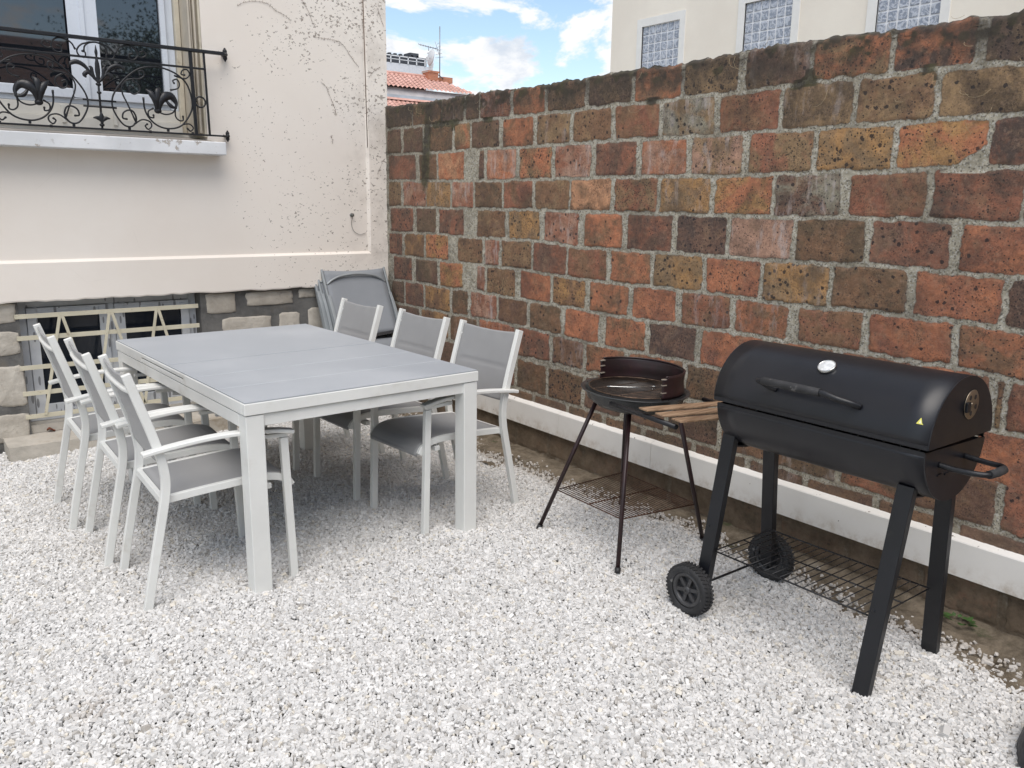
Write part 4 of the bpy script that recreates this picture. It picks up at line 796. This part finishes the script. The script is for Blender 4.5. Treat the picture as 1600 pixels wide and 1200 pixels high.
# thermometer
ax=Vector((-math.cos(R(58)),0,math.sin(R(58)))); cc=onlid(58,RR+.005)+Vector((0,.008,0))
mb=MB(); mb.lathe([(0,0),(.028,0),(.029,.004),(.0285,.010),(.026,.0115),(.0255,.009)],cc,32,ax); gz=mb.build('thermometer',M['steel'],gb)
t=NT('gauge_glass'); t.base(t.mix(t.ramp(t.noise(60,4),.4,.6),(.55,.56,.56,1),(.70,.71,.71,1))).rough(.12); mb=MB(); mb.lathe([(.0255,.009),(.018,.0115),(0,.0125)],cc,32,ax); mb.build('gauge_face',t.m,gz)
# warning sticker
c0=23.5; mb=MB()
def lidp(y,a,r=RR+.0068): q=onlid(a,r); return (q.x,y,q.z)
mb.add([lidp(-.3285,20.8),lidp(-.3495,20.8),lidp(-.345,22),lidp(-.339,26.2),lidp(-.337,26.2)],[(0,1,2,3,4)]); mb.build('warning_sticker',pbr('yellow_sticker',(.70,.66,.12),.4,0,.1),ld)
mb=MB(); r7=RR+.0071
mb.add([lidp(-.335,21.5,r7),lidp(-.3435,21.5,r7),lidp(-.3385,25.0,r7)],[(0,1,2)]); mb.build('sticker_mark',pbr('sticker_pale',(.80,.78,.50),.4),ld)
# air vent on the near end
vc=(.030,yN-.004,CZ+.105); mb=MB(); mb.lathe([(0,.0),(.043,.0),(.044,.0015),(.0425,.0025),(0,.0025)],vc,36,(0,-1,0)); mb.lathe([(.0,.004),(.006,.004),(.006,.0)],vc,12,(0,-1,0)); v_=mb.build('air_vent',pbr('brassy_steel',(.30,.25,.19),.35,.85,.15,20),ld)
mb=MB()
for k in range(5):
    a=2*math.pi*k/5+.9; mb.lathe([(0,.0028),(.0075,.0028)],(vc[0]+.026*math.cos(a),vc[1]-.0003,vc[2]+.026*math.sin(a)),14,(0,-1,0))
mb.build('vent_hole',M['black'],v_)
mb=MB(); mb.bb((vc[0]-.046,vc[1]-.012,vc[2]-.018),(vc[0]-.024,vc[1]-.0032,vc[2]+.012)); mb.build('vent_tab',M['iron'],v_,.002)
# side handle
zc=.745; pts=[(-.095,yN+.010,zc+.004),(-.090,yN-.030,zc),(-.082,yN-.082,zc),(-.062,yN-.112,zc),(-.02,yN-.118,zc),(.03,yN-.116,zc),(.055,yN-.098,zc),(.060,yN-.05,zc),(.060,yN+.010,zc+.004)]
mb=MB(); mb.tube(spline(pts,6),.0085,10); h=mb.build('side_handle',M['iron'],gb); mb=MB(); mb.tube([(-.058,yN-.1135,zc),(-.02,yN-.118,zc),(.028,yN-.1165,zc)],.0125,12); mb.build('foam_grip',M['rubber'],h)
# lower vents slots on drum end
mb=MB(); 
for k in range(2): mb.bb((-.10+.045*k,yN+.0045,.715-.004*k),(-.073+.045*k,yN+.0078,.7195-.004*k))
mb.build('slot',M['iron'],bo)
# legs
def leg(xb,yb,xt,yt,zb,zt):
    mb=MB(); w,d=.052,.028
    P0,P1=Vector((xb,yb,zb)),Vector((xt,yt,zt)); s=1 if xb<0 else -1
    mb.sweep([P0,P1],w,d,(0,1,0)); mb.tube([(xb+(xt-xb)*.42-s*d*.5-s*.003,yb,zb+(zt-zb)*.42),(xb+(xt-xb)*.42-s*.004,yb,zb+(zt-zb)*.42)],.006,8)
    return mb.build('leg',M['legblk'],gb,.0025,2)
yr,yl=-.290,.350
leg(-.195,yr+.022,-.120,yr-.008,-.01,.672); leg(.235,yr+.022,.125,yr-.008,-.01,.672); leg(-.178,yl+.028,-.115,yl-.004,.085,.680); leg(.215,yl+.028,.120,yl-.004,.085,.680)
for y in (yr,yl-.005): mb=MB(); mb.sweep([(-.118,y,.640),(-.05,y,.628),(.05,y,.628),(.118,y,.640)],.045,.008,(0,1,0)); mb.build('saddle',M['legblk'],gb,.002)
# wheels
mb=MB(); mb.tube([(-.245,yl+.050,.093),(.30,yl+.050,.093)],.0045,8); mb.build('axle',M['iron'],gb)
for s,x in ((-1,-.222),(1,.268)):
    w=empty('wheel',(x,yl+.050,.093)); w.parent=gb
    mb=MB(); mb.lathe([(.066,-.020),(.078,-.024),(.090,-.021),(.094,-.012),(.094,.012),(.090,.021),(.078,.024),(.066,.020)],(0,0,0),48,(1,0,0))
    for k in range(40):
        for side in (-1,1):
            a=2*math.pi*(k+.5*(side>0))/40; rot=Matrix.Rotation(a,3,'X')
            mb.box(rot@Vector((side*.0115,0,.0945)),(.017,.0075,.006),rot@Matrix.Rotation(side*.35,3,'Z'))
    mb.build('tyre',M['rubber'],w)
    mb=MB(); mb.lathe([(.050,-.016),(.058,-.020),(.067,-.018),(.067,.018),(.058,.020),(.050,.016),(.050,-.016)],(0,0,0),40,(1,0,0)); mb.lathe([(0,-.021),(.013,-.021),(.016,-.016),(.016,.016),(.013,.021),(0,.021)],(0,0,0),24,(1,0,0))
    for k in range(6):
        a=2*math.pi*k/6+.3; rot=Matrix.Rotation(a,3,'X'); mb.box(rot@Vector((0,0,.034)),(.028,.013,.040),rot)
    mb.lathe([(0,0),(.051,0)],(0,0,0),24,(1,0,0))
    mb.build('hub',pbr('hub_plastic',(.045,.045,.048),.4,0,.1),w)
# wire shelf
zs=.252; mb=MB(); fr=[(-.172,.340,zs),(-.172,-.270,zs),(.165,-.270,zs),(.165,.340,zs)]; mb.tube(fr,.0032,8,True)
for k in range(19): y=.31-.0305*k; mb.tube([(-.172,y,zs+.002),(.165,y,zs+.002)],.0018,6)
for x in (-.0,): mb.tube([(x,.34,zs-.003),(x,-.27,zs-.003)],.0028,6)
mb.build('wire_shelf',M['iron'],gb)

# ------------------------------------------------------------------ small round grill
t=NT('maroon_enamel'); c=t.mix(t.ramp(t.noise(12,7,.65),.4,.65),(.026,.010,.012,1),(.018,.010,.010,1)); c=t.mix(t.ramp(t.noise(22,8,.7),.58,.72),c,(.050,.024,.015,1)); t.base(c).rough(.42); M['maroon']=t.m
M['pan']=pbr('blackened_bowl',(.020,.022,.024),.33,0,.2,8,grime=(.075,.085,.085,1),gs=6,gt=(.52,.8))
M['rust']=pbr('rusty_wire',(.075,.035,.02),.6,.4,.4,40)
t=NT('weathered_slat'); w=t.noise(22,6,.6,t.mapv(scale=(.35,4,4),rot=(0,0,R(17)))); c=t.mix(t.ramp(w,.35,.65),(.17,.10,.055,1),(.34,.225,.14,1)); t.base(c).rough(.65); t.bump(w,.3,.002); M['slat']=t.m
rg_=empty('round_grill',(2.555,2.455,0),0,'small round charcoal grill with maroon wind shield and splayed legs','barbecue')
ox,oy=2.555,2.455
def L3(x,y,z): return (x-ox,y-oy,z)
tilt=lambda x,y,z:(x,y,z+.035*(y)-.02*x)
mb=MB(); br=.228; zr=.686
prof=[(.0,-.092),(.10,-.088),(.165,-.070),(.205,-.040),(.214,-.010),(.222,-.002),(br+.006,.0),(br+.007,.003),(.222,.003),(.212,-.006),(.203,-.034),(.16,-.062),(.0,-.080)]
mb.lathe([(r,z+zr) for r,z in prof],(0,0,0),56); mb.v=[tilt(*v) for v in mb.v]; bowl=mb.build('bowl',M['pan'],rg_)
mb=MB(); gr_=.198; zg=zr+.008
mb.tube([(gr_*math.cos(2*math.pi*i/48),gr_*math.sin(2*math.pi*i/48)+.0,zg) for i in range(48)],.0028,6,True)
for k in range(-13,14):
    x=k*.0142; h_=math.sqrt(max(0,gr_**2-x*x)); mb.tube([(x,-h_,zg),(x,h_,zg)],.0013,5)
for d in (-.07,.07): h_=math.sqrt(gr_**2-d*d); mb.tube([(-h_,d,zg-.002),(h_,d,zg-.002)],.002,5)
mb.v=[tilt(*v) for v in mb.v]; mb.build('grill_grate',pbr('scorched_chrome',(.10,.065,.045),.5,.6,.5,30),rg_)
mb=MB(); mb.tube(spline([(-.12,.05,zg+.006),(-.02,-.02,zg+.007),(.07,-.05,zg+.008),(.02,-.08,zg+.007)],6),.0024,6); mb.v=[tilt(*v) for v in mb.v]; mb.build('grate_lifter',M['steel'],rg_)
# wind shield: a bit more than half a cylinder, open towards the yard
a0,a1=-104,94; rs_=.205; zb_,zt_=zr+.002,zr+.098
mb=MB(); n=44
def sh(u,v):
    a=R(a0+(a1-a0)*u); rr_=rs_+(.004 if v>.92 else 0)+.0015*math.sin(v*9); z=zb_+(zt_-zb_)*v
    if v>.9 and (u<.03 or u>.97): z-=.012
    return (rr_*math.cos(a),rr_*math.sin(a),z)
mb.grid(sh,n,8); mb.v=[tilt(*v) for v in mb.v]; ws=mb.build('wind_shield',M['maroon'],rg_,solid=.002)
mb=MB(); mb.tube([tilt(rs_*math.cos(R(a0+(a1-a0)*i/n)),rs_*math.sin(R(a0+(a1-a0)*i/n)),zt_) for i in range(1,n)],.0035,6); mb.build('rolled_rim',M['maroon'],ws)
SLT=pbr('bright_slot',(.40,.35,.29),.4,.3,.1)
for a in (a0+3,a1-3):
    for z in (.030,.062,.086):
        p=tilt((rs_-.0035)*math.cos(R(a)),(rs_-.0035)*math.sin(R(a)),zb_+z); rot=Matrix.Rotation(R(a),3,'Z'); mb=MB(); mb.box(p,(.010,.022,.004),rot); mb.build('height_slot',SLT,ws)
# legs
feet=[(L3(2.299,2.770,.012),L3(2.432,2.566,.625)),(L3(2.262,2.223,.012),L3(2.462,2.392,.612)),(L3(2.790,2.205,.012),L3(2.515,2.165,.60)),(L3(2.81,2.76,.012),L3(2.655,2.60,.61))]
feet[2]=(L3(2.800,2.235,.012),L3(2.535,2.175,.612))
for a,b in feet:
    mb=MB(); mb.tube([a,b],.0095,12); l=mb.build('leg',M['maroon'],rg_)
    d=(Vector(a)-Vector(b)).normalized(); mb=MB(); mb.tube([Vector(a)-d*.010,Vector(a)+d*.014],.0125,12); mb.build('rubber_foot',M['black'],l)
def along(k,s): a,b=feet[k]; return Vector(a).lerp(Vector(b),s)
q=[along(k,.315) for k in range(4)]
for v in q: v.z=.2
mb=MB(); mb.tube([q[0],q[1],q[2],q[3]],.0032,6,True)
for k in range(1,25): s=k/25; mb.tube([q[0].lerp(q[3],s),q[1].lerp(q[2],s)],.0018,5)
for s in (.5,): mb.tube([q[0].lerp(q[1],s)-Vector((0,0,.003)),q[3].lerp(q[2],s)-Vector((0,0,.003))],.003,5)
mb.build('wire_shelf',M['rust'],rg_)
# bar frame and slats of the side shelf
b0,b1=L3(2.335,2.375,.668),L3(2.270,1.965,.672); b2,b3=L3(2.70,2.20,.672),L3(2.64,1.84,.672)
for a,b in ((b0,b1),(b2,b3)):
    mb=MB(); mb.tube([a,b],.010,12); mb.build('side_bar',M['iron'],rg_)
for (ax_,ay_) in ((2.300,2.175),(2.291,2.082),(2.281,1.990)):
    p=Vector(L3(ax_-.012,ay_,.700)); d=Vector((.94,-.30,0)).normalized(); s=Vector((-.17,-1,0)).normalized()*.054; L=.43
    v=[p,p+d*L,p+d*L+s,p+s]; z=Vector((0,0,.006)); mb=MB(); mb.add([a-z for a in v]+[a+z*.2 for a in v],[(0,1,2,3),(7,6,5,4),(0,4,5,1),(1,5,6,2),(2,6,7,3),(3,7,4,0)]); mb.build('shelf_slat',M['slat'],rg_,.002,2)

# black rounded edge of a soft bag in the bottom corner
mb=MB(); bc=Vector((2.488,.578,0))
def bag(u,v):
    a=2*math.pi*u; th_=math.pi*.5*v; k=1+.06*noise.noise((math.cos(a)*2,math.sin(a)*2,v*2)); r_=math.cos(th_)**.6
    return (bc.x+.29*r_*k*math.cos(a),bc.y+.20*r_*k*math.sin(a),.13*math.sin(th_)**.8*k-.002)
mb.grid(bag,40,14); tag(mb.build('fabric_bag',pbr('dark_nylon',(.018,.019,.026),.6,0,.2,20,.3,150)),'rounded edge of a soft black bag on the gravel in the bottom right corner','bag')

# ------------------------------------------------------------------ building behind the brick wall
ap=empty('apartment_building',(14,9.5,0),0,'cream building with glass block windows behind the brick wall','building')
t=NT('cream_stucco_far'); c=t.mix(t.ramp(t.noise(.5,6,.6),.35,.7),(.75,.69,.60,1),(.82,.765,.67,1)); t.base(c).rough(.9); t.bump(t.noise(30,4),.2,.01); ST=t.m
def W3(x,y,z): return (x-14,y-9.5,z)
wins=[(13.733,12.652,3.9,5.232,13.875,12.50,5.395),(11.002,9.926,3.9,5.265,11.155,9.768,5.425),(8.262,7.172,3.75,5.232,8.432,7.020,5.392)]
mb=MB(); yb0=14.70; ys_=[yb0]+[v for w_ in wins for v in (w_[0],w_[1])]+[-8.]
for i in range(0,len(ys_),2): mb.bb(W3(14,ys_[i],-.2),W3(14.3,ys_[i+1],8.5))
for w_ in wins: mb.bb(W3(14,w_[0],w_[3]),W3(14.3,w_[1],8.5)); mb.bb(W3(14,w_[0],-.2),W3(14.3,w_[1],w_[2]))
mb.bb(W3(14.301,yb0,-.2),W3(24,yb0-.3,8.5)); mb.bb(W3(14.301,yb0-.301,8.2),W3(24,-8,8.5)); mb.bb(W3(14.301,-8,-.2),W3(24,-7.7,8.2)); mb.build('wall',ST,ap)
t=NT('glass_block'); P=t.co; w1=t.noise(9,3,.5,t.mapv(scale=(1,1,1)),2.2); c=t.mix(t.ramp(w1,.42,.58),(.22,.25,.31,1),(.47,.50,.56,1)); t.base(c).rough(.12); t.b.inputs['Specular IOR Level'].default_value=.8; t.bump(w1,.6,.03); GB=t.m
for k,(ya,yb_,za,zb2,fa,fb,fz) in enumerate(wins):
    w_=empty('window',W3(14,(ya+yb_)/2,za)); w_.parent=ap; cy=(ya+yb_)/2
    mb=MB(); mb.bb((-.02,ya-cy,-.1),(.1,fa-cy,fz-za)); mb.bb((-.02,fb-cy,-.1),(.1,yb_-cy,fz-za)); mb.bb((-.02,yb_-cy,zb2-za),(.1,ya-cy,fz-za)); mb.build('frame',pbr('white_surround',(.74,.73,.70),.7,0,.03),w_)
    mb=MB(); nn=6; wd=(ya-yb_)/nn
    rows_=int((zb2-za)/.185)+1
    for i in range(nn):
        for j in range(rows_):
            zt2=zb2-za-.185*j; zb3=max(0,zt2-.185)
            if zt2-zb3<.05: continue
            mb.bb((.015,yb_-cy+wd*i+.014,zb3+.013),(.09,yb_-cy+wd*(i+1)-.014,zt2-.013))
    mb.build('glass_blocks',GB,w_,.012,2)
    mb=MB(); mb.bb((.03,yb_-cy,0),(.085,ya-cy,zb2-za)); mb.build('block_mortar',pbr('white_joint',(.75,.76,.78),.7,0,.03),w_)
    if k==0: pass

# ------------------------------------------------------------------ houses beyond the corner
t=NT('terracotta_tiles'); X=t.xyz(); wv=t.n.new('ShaderNodeTexWave'); wv.bands_direction='X'; wv.inputs['Scale'].default_value=.95; t.L(t.co,wv.inputs[0])
c=t.mix(t.ramp(t.noise(2,5,.6),.35,.7),(.52,.29,.235,1),(.64,.38,.32,1)); c=t.mix(t.ramp(t.noise(9,4,.6),.5,.75,0,.5),c,(.42,.19,.14,1)); t.base(c).rough(.8); TC=t.m
zinc=pbr('zinc_flashing',(.33,.36,.39),.45,.4,.15,1.5); 
rh=empty('tiled_house',(22,40,0),0,'house with red tiled roof, brick chimney and dish beyond the corner of the wall','house')
def tiles(mb,x0,x1,zb,zt,y0,pitch,cut=0):
    # overlapping courses climbing away from the camera; each course is a row of rounded tiles
    dz=.115; n=int((zt-zb)/dz)
    for k in range(n+1):
        z=zb+k*dz; y=y0+(z-zb)/pitch; xr=x1-cut*(z-zb)
        w=.27; m=int((xr-x0)/w)
        for i in range(m):
            xa=x0+i*w; vs=[]
            for j in range(5):
                q=j/4; hh=.085*math.sin(math.pi*q)
                vs += [(xa+w*q,y-.12,z-.055+hh),(xa+w*q,y+dz/pitch+.02,z+dz+hh*.8)]
            mb.add(vs,[(2*j,2*j+2,2*j+3,2*j+1) for j in range(4)],True)
mb=MB(); mb.v=[]; tiles(mb,-4,5.9,7.28,8.05,0,.62,2.7); r_=mb.build('roof',TC,rh)
mb=MB(); 
for i in range(26): mb.lathe([(.09,0),(.085,.36)],(-4+i*.30,1.30,8.12),8,(1,0,0),0,math.pi*2)
mb.build('ridge_tiles',TC,r_)
mb=MB(); mb.bb((-4,.25,-.2),(5.3,9,7.20)); mb.bb((-4,1.25,7.2),(3.4,1.6,8.1)); mb.build('wall',pbr('pale_house_wall',(.50,.47,.45),.85,0,.1,.8),rh)
mb=MB(); mb.add([(-4,-.15,6.75),(6.3,-.15,6.75),(6.3,.2,7.22),(-4,.2,7.22)],[(0,1,2,3)]); mb.build('gutter_band',pbr('grey_band',(.40,.38,.38),.6,.1,.15,2),rh,solid=.05)
mb=MB(); tiles(mb,-4,4.9,5.9,6.62,-1.4,.55,0); mb.add([(-4,-.45,6.55),(5.1,-.45,6.55),(5.1,-.1,6.80),(-4,-.1,6.80)],[(0,1,2,3)]); mb.build('lower_roof',TC,rh)
mb=MB(); mb.add([(-4,-.30,6.62),(5.1,-.30,6.62),(5.1,-.12,6.82),(-4,-.12,6.82)],[(0,1,2,3)]); mb.build('flashing',zinc,rh,solid=.04)
t=NT('chimney_brick'); bt=t.n.new('ShaderNodeTexBrick'); bt.inputs['Scale'].default_value=4; bt.inputs['Color1'].default_value=(.42,.13,.06,1); bt.inputs['Color2'].default_value=(.52,.19,.09,1); bt.inputs['Mortar'].default_value=(.4,.33,.28,1); t.L(t.mapv(rot=(R(90),0,0)),bt.inputs[0]); t.base(bt.outputs[0]).rough(.85)
ch_=MB(); ch_.bb((3.35,.9,7.9),(3.98,1.5,8.36)); ch_.bb((3.31,.86,8.30),(4.02,1.54,8.40)); c_=ch_.build('chimney',t.m,r_)
mb=MB(); mb.lathe([(.12,0),(.12,.85)],(3.68,1.2,8.40),14); mb.lathe([(.0,1.02),(.19,.96),(.19,.94),(.12,.90)],(3.68,1.2,8.40),14); mb.lathe([(.17,.78),(.17,.81),(.12,.83)],(3.68,1.2,8.4),14); mb.build('flue_pipe',pbr('white_flue',(.68,.69,.70),.4,.1,.05),c_)
mb=MB(); mb.bb((4.45,1.2,7.9),(5.12,1.7,8.20)); c2_=mb.build('chimney',t.m,r_)
mb=MB(); mb.lathe([(0,.10),(.20,.08),(.38,.02),(.43,-.02),(.38,.0),(.2,.06),(0,.08)],(3.38,.72,9.05),24,(-.9,.1,.15)); mb.tube([(3.38,.72,9.05),(3.05,.5,8.92)],.02,6); mb.tube([(3.4,.8,9.05),(3.66,1.1,8.9)],.03,6); mb.box((3.05,.5,8.92),(.12,.12,.16)); tag(mb.build('satellite_dish',pbr('dish_grey',(.55,.56,.57),.5,0,.05)),'pale round satellite dish on the chimney pipe far beyond the wall','satellite dish')
bpy.data.objects['satellite_dish'].location=(22,40,0)
mb=MB(); mb.tube([(4.14,1.0,8.1),(4.16,1.0,10.75)],.028,8); mb.tube([(3.38,.9,9.4),(3.38,.9,9.62)],.02,6); mb.tube([(2.75,.9,9.66),(4.0,.9,9.54)],.02,6)
for i in range(8): x=2.8+i*.155; z=9.655-.0145*i; mb.tube([(x,.75-.0,z-.08),(x,1.05,z+.08)],.010,5)
for k in range(5): mb.tube([(3.85+.03*k,1.0,9.1+.18*k),(4.35-.05*k,1.0,9.2+.18*k)],.010,5)
mb.tube([(3.85,1.,9.95),(4.1,1.,9.3)],.012,5); mb.tube([(4.02,1,8.25),(4.5,1.2,8.1)],.03,6)
an=mb.build('television_antenna',pbr('antenna_metal',(.25,.26,.28),.4,.6,.1)); an.location=(22,40,0); tag(an,'tall thin television antenna mast beside the far brick chimney','antenna')
fb=empty('flat_roof_block',(36,60,.62),0,'distant dark roof terrace with white railing behind the tiled roof','building')
mb=MB(); mb.bb((-9,.5,-.2),(1.9,9,11.35)); mb.build('wall',pbr('far_wall',(.62,.63,.66),.85,0,.05),fb)
mb=MB(); mb.bb((-9,.8,11.35),(1.5,5,12.02)); mb.bb((-3.0,1.0,12.0),(-2.1,2,12.55)); mb.bb((.1,1.,12.),(.9,2,12.35)); mb.bb((-2.8,1.2,12.5),(-2.5,1.5,12.8))
for i in range(6): mb.bb((-1.8+i*.5,1,12.02),(-1.6+i*.5,1.3,12.16))
mb.build('penthouse',pbr('dark_slate',(.045,.05,.06),.6,0,.2,1),fb)
mb=MB(); mb.bb((-9,.40,11.83),(1.9,.46,11.90)); mb.bb((-9,.40,11.60),(1.9,.46,11.64)); 
for i in range(15): mb.bb((-9+i*.777,.4,11.36),(-8.93+i*.777,.46,11.9))
mb.build('railing',pbr('white_rail',(.75,.76,.78),.5,0,.03),fb)
gbk=empty('gable_house',(35,52,0),0,'pale low pitched roof just above the brick wall, right of the tiled house','house')
mb=MB(); mb.add([(0,0,-.2),(6.6,0,-.2),(6.6,0,8.7),(0,0,8.9),(0,8,-.2),(6.6,8,-.2),(6.6,8,9.6),(0,8,10.1)],[(0,1,2,3),(5,4,7,6),(0,3,7,4),(1,5,6,2)]); mb.build('wall',pbr('white_house_wall',(.66,.65,.63),.85,0,.05),gbk)
mb=MB(); mb.add([(-.4,-.5,8.9),(6.9,-.5,8.7),(6.9,5,9.68),(-.4,5,10.25)],[(0,1,2,3)]); mb.build('roof',pbr('pale_roof',(.74,.70,.68),.8,0,.06,1),gbk,solid=.15)

# ------------------------------------------------------------------ what stands behind the photographer (seen in the window glass)
nb=empty('neighbour_house',(.5,-9,0),0,'house with brown tiled roof standing behind the camera','house')
mb=MB(); mb.bb((-6,-3,-.1),(3.3,3,3.3)); mb.build('wall',pbr('ochre_wall',(.42,.36,.27),.9,0,.15,1),nb)
mb=MB(); mb.add([(-6.3,3.4,3.2),(3.6,3.4,3.2),(3.6,0,4.6),(-6.3,0,4.6),(3.6,-3.4,3.2),(-6.3,-3.4,3.2)],[(0,1,2,3),(3,2,4,5),(0,3,5),(1,4,2)]); mb.build('roof',pbr('brown_roof_tiles',(.16,.085,.06),.85,0,.3,6,.6,12,bd=.05),nb)
for x in (-3.5,-.2,1.6):
    mb=MB(); mb.bb((x,3.005,.9),(x+1,3.05,2.5)); mb.build('window',M['glass'],nb)
def tree(loc,h,r,seed,label):
    tr=empty('garden_tree',loc,0,label,'tree'); rr=random.Random(seed); mb=MB(); mb.tube([(0,0,-.1),(.05,0,h*.3),(0,.08,h*.62)],[.16,.12,.08],10)
    for k in range(7):
        a=k*.9; mb.tube([(0,.03,h*.35+.1*k),(r*.35*math.cos(a),r*.35*math.sin(a),h*.55+.1*k),(r*.65*math.cos(a),r*.65*math.sin(a),h*.72+.08*k)],[.06,.04,.015],7)
    mb.build('trunk',pbr('bark',(.09,.065,.045),.9,0,.3,20),tr)
    mb=MB(); cl=[(rr.gauss(0,.5)*r,rr.gauss(0,.5)*r,h*.72+rr.gauss(0,.30)*r,rr.uniform(.25,.5)*r) for _ in range(26)]
    for (x,y,z,q) in cl:
        for _ in range(420):
            d=Vector((rr.gauss(0,1),rr.gauss(0,1),rr.gauss(0,1))).normalized()*q*rr.random()**.4; p=Vector((x,y,z))+d; a=Vector((rr.gauss(0,1),rr.gauss(0,1),rr.gauss(0,1))).normalized(); b=a.orthogonal().normalized(); s=rr.uniform(.022,.045)
            mb.add([p-a*s,p+b*s*.5,p+a*s,p-b*s*.5],[(0,1,2,3)])
    mb.build('crown',pbr('tree_leaves',(.045,.085,.02),.6,0,.4,5),tr)
tree((5.0,-6.8,0),5.4,1.9,1,'leafy green tree to the right behind the camera'); tree((7.6,-8.5,0),6.3,2.0,2,'taller green tree farther right behind the camera')

# ------------------------------------------------------------------ sky, sun, camera
def world():
    w=bpy.data.worlds.new('World'); SC.world=w; w.use_nodes=True; nt=w.node_tree; nt.nodes.clear()
    N=nt.nodes.new; L=nt.links.new
    out=N('ShaderNodeOutputWorld'); bg=N('ShaderNodeBackground'); bg.inputs[1].default_value=.11; L(bg.outputs[0],out.inputs[0])
    sky=N('ShaderNodeTexSky'); sky.sky_type='NISHITA'; sky.sun_disc=False; sky.sun_elevation=SUN_EL; sky.sun_rotation=SUN_ROT; sky.air_density=1.0; sky.dust_density=.6
    tc=N('ShaderNodeTexCoord'); mp=N('ShaderNodeMapping'); mp.inputs['Scale'].default_value=(1,1,2.1); mp.inputs['Location'].default_value=CLOUD_LOC; L(tc.outputs['Generated'],mp.inputs[0])
    def noise(sc,det,rg,loc=None):
        n=N('ShaderNodeTexNoise'); n.inputs['Scale'].default_value=sc; n.inputs['Detail'].default_value=det; n.inputs['Roughness'].default_value=rg; n.inputs['Distortion'].default_value=.25
        if loc:
            m=N('ShaderNodeMapping'); m.inputs['Scale'].default_value=(1,1,2.1); m.inputs['Location'].default_value=loc; L(tc.outputs['Generated'],m.inputs[0]); L(m.outputs[0],n.inputs[0])
        else: L(mp.outputs[0],n.inputs[0])
        return n.outputs['Fac']
    def rng_(v,a,b,lo,hi):
        n=N('ShaderNodeMapRange'); n.interpolation_type='SMOOTHSTEP'; L(v,n.inputs[0]); n.inputs[1].default_value=a; n.inputs[2].default_value=b; n.inputs[3].default_value=lo; n.inputs[4].default_value=hi; return n.outputs[0]
    n1=noise(5.2,10,.60)
    mask=rng_(n1,.475,.54,0,1)
    sh=N('ShaderNodeMix'); sh.data_type='RGBA'; L(rng_(noise(8,8,.62,(CLOUD_LOC[0],CLOUD_LOC[1],CLOUD_LOC[2]-.06)),.46,.64,0,1),sh.inputs[0])
    k=CLOUD; sh.inputs[6].default_value=(k*1.0,k*1.0,k*1.01,1); sh.inputs[7].default_value=(k*.66,k*.73,k*.83,1)
    mx=N('ShaderNodeMix'); mx.data_type='RGBA'; L(mask,mx.inputs[0]); 
    tint=N('ShaderNodeMix'); tint.data_type='RGBA'; tint.blend_type='MULTIPLY'; tint.inputs[0].default_value=1; L(sky.outputs[0],tint.inputs[6]); tint.inputs[7].default_value=(SKYB*1.02,SKYB,SKYB*.95,1)
    L(tint.outputs[2],mx.inputs[6]); L(sh.outputs[2],mx.inputs[7]); L(mx.outputs[2],bg.inputs[0])
SUN_EL=R(60); SUN_ROT=R(212); CLOUD=6.0; SKYB=1.1; CLOUD_LOC=(1.35,.6,.2)
world()
sd=bpy.data.lights.new('sun','SUN'); sd.energy=1.8; sd.angle=R(48); sd.color=(1,.94,.87); so=bpy.data.objects.new('sun',sd); COL.objects.link(so)
az=SUN_ROT; dirv=Vector((math.sin(az)*math.cos(SUN_EL),math.cos(az)*math.cos(SUN_EL),math.sin(SUN_EL)))
so.rotation_euler=dirv.to_track_quat('Z','Y').to_euler()
cam=bpy.data.cameras.new('camera'); co=bpy.data.objects.new('camera',cam); COL.objects.link(co); SC.camera=co
cam.sensor_width=36; cam.lens=1298.27/1600*36; cam.clip_end=500; cam.clip_start=.05
yaw,pitch,roll=.654724534,.216055746,.0142207533
f=Vector((math.sin(yaw)*math.cos(pitch),math.cos(yaw)*math.cos(pitch),-math.sin(pitch))); r=Vector((math.cos(yaw),-math.sin(yaw),0)); u=r.cross(f)
r2=r*math.cos(roll)+u*math.sin(roll); u2=-r*math.sin(roll)+u*math.cos(roll)
m=Matrix((r2,u2,-f)).transposed().to_4x4(); m.translation=(0,0,1.47); co.matrix_world=m
SC.view_settings.view_transform='Standard'; SC.view_settings.look='None'; SC.view_settings.gamma=1; SC.view_settings.exposure=.68
SC.render.resolution_x=1024; SC.render.resolution_y=768
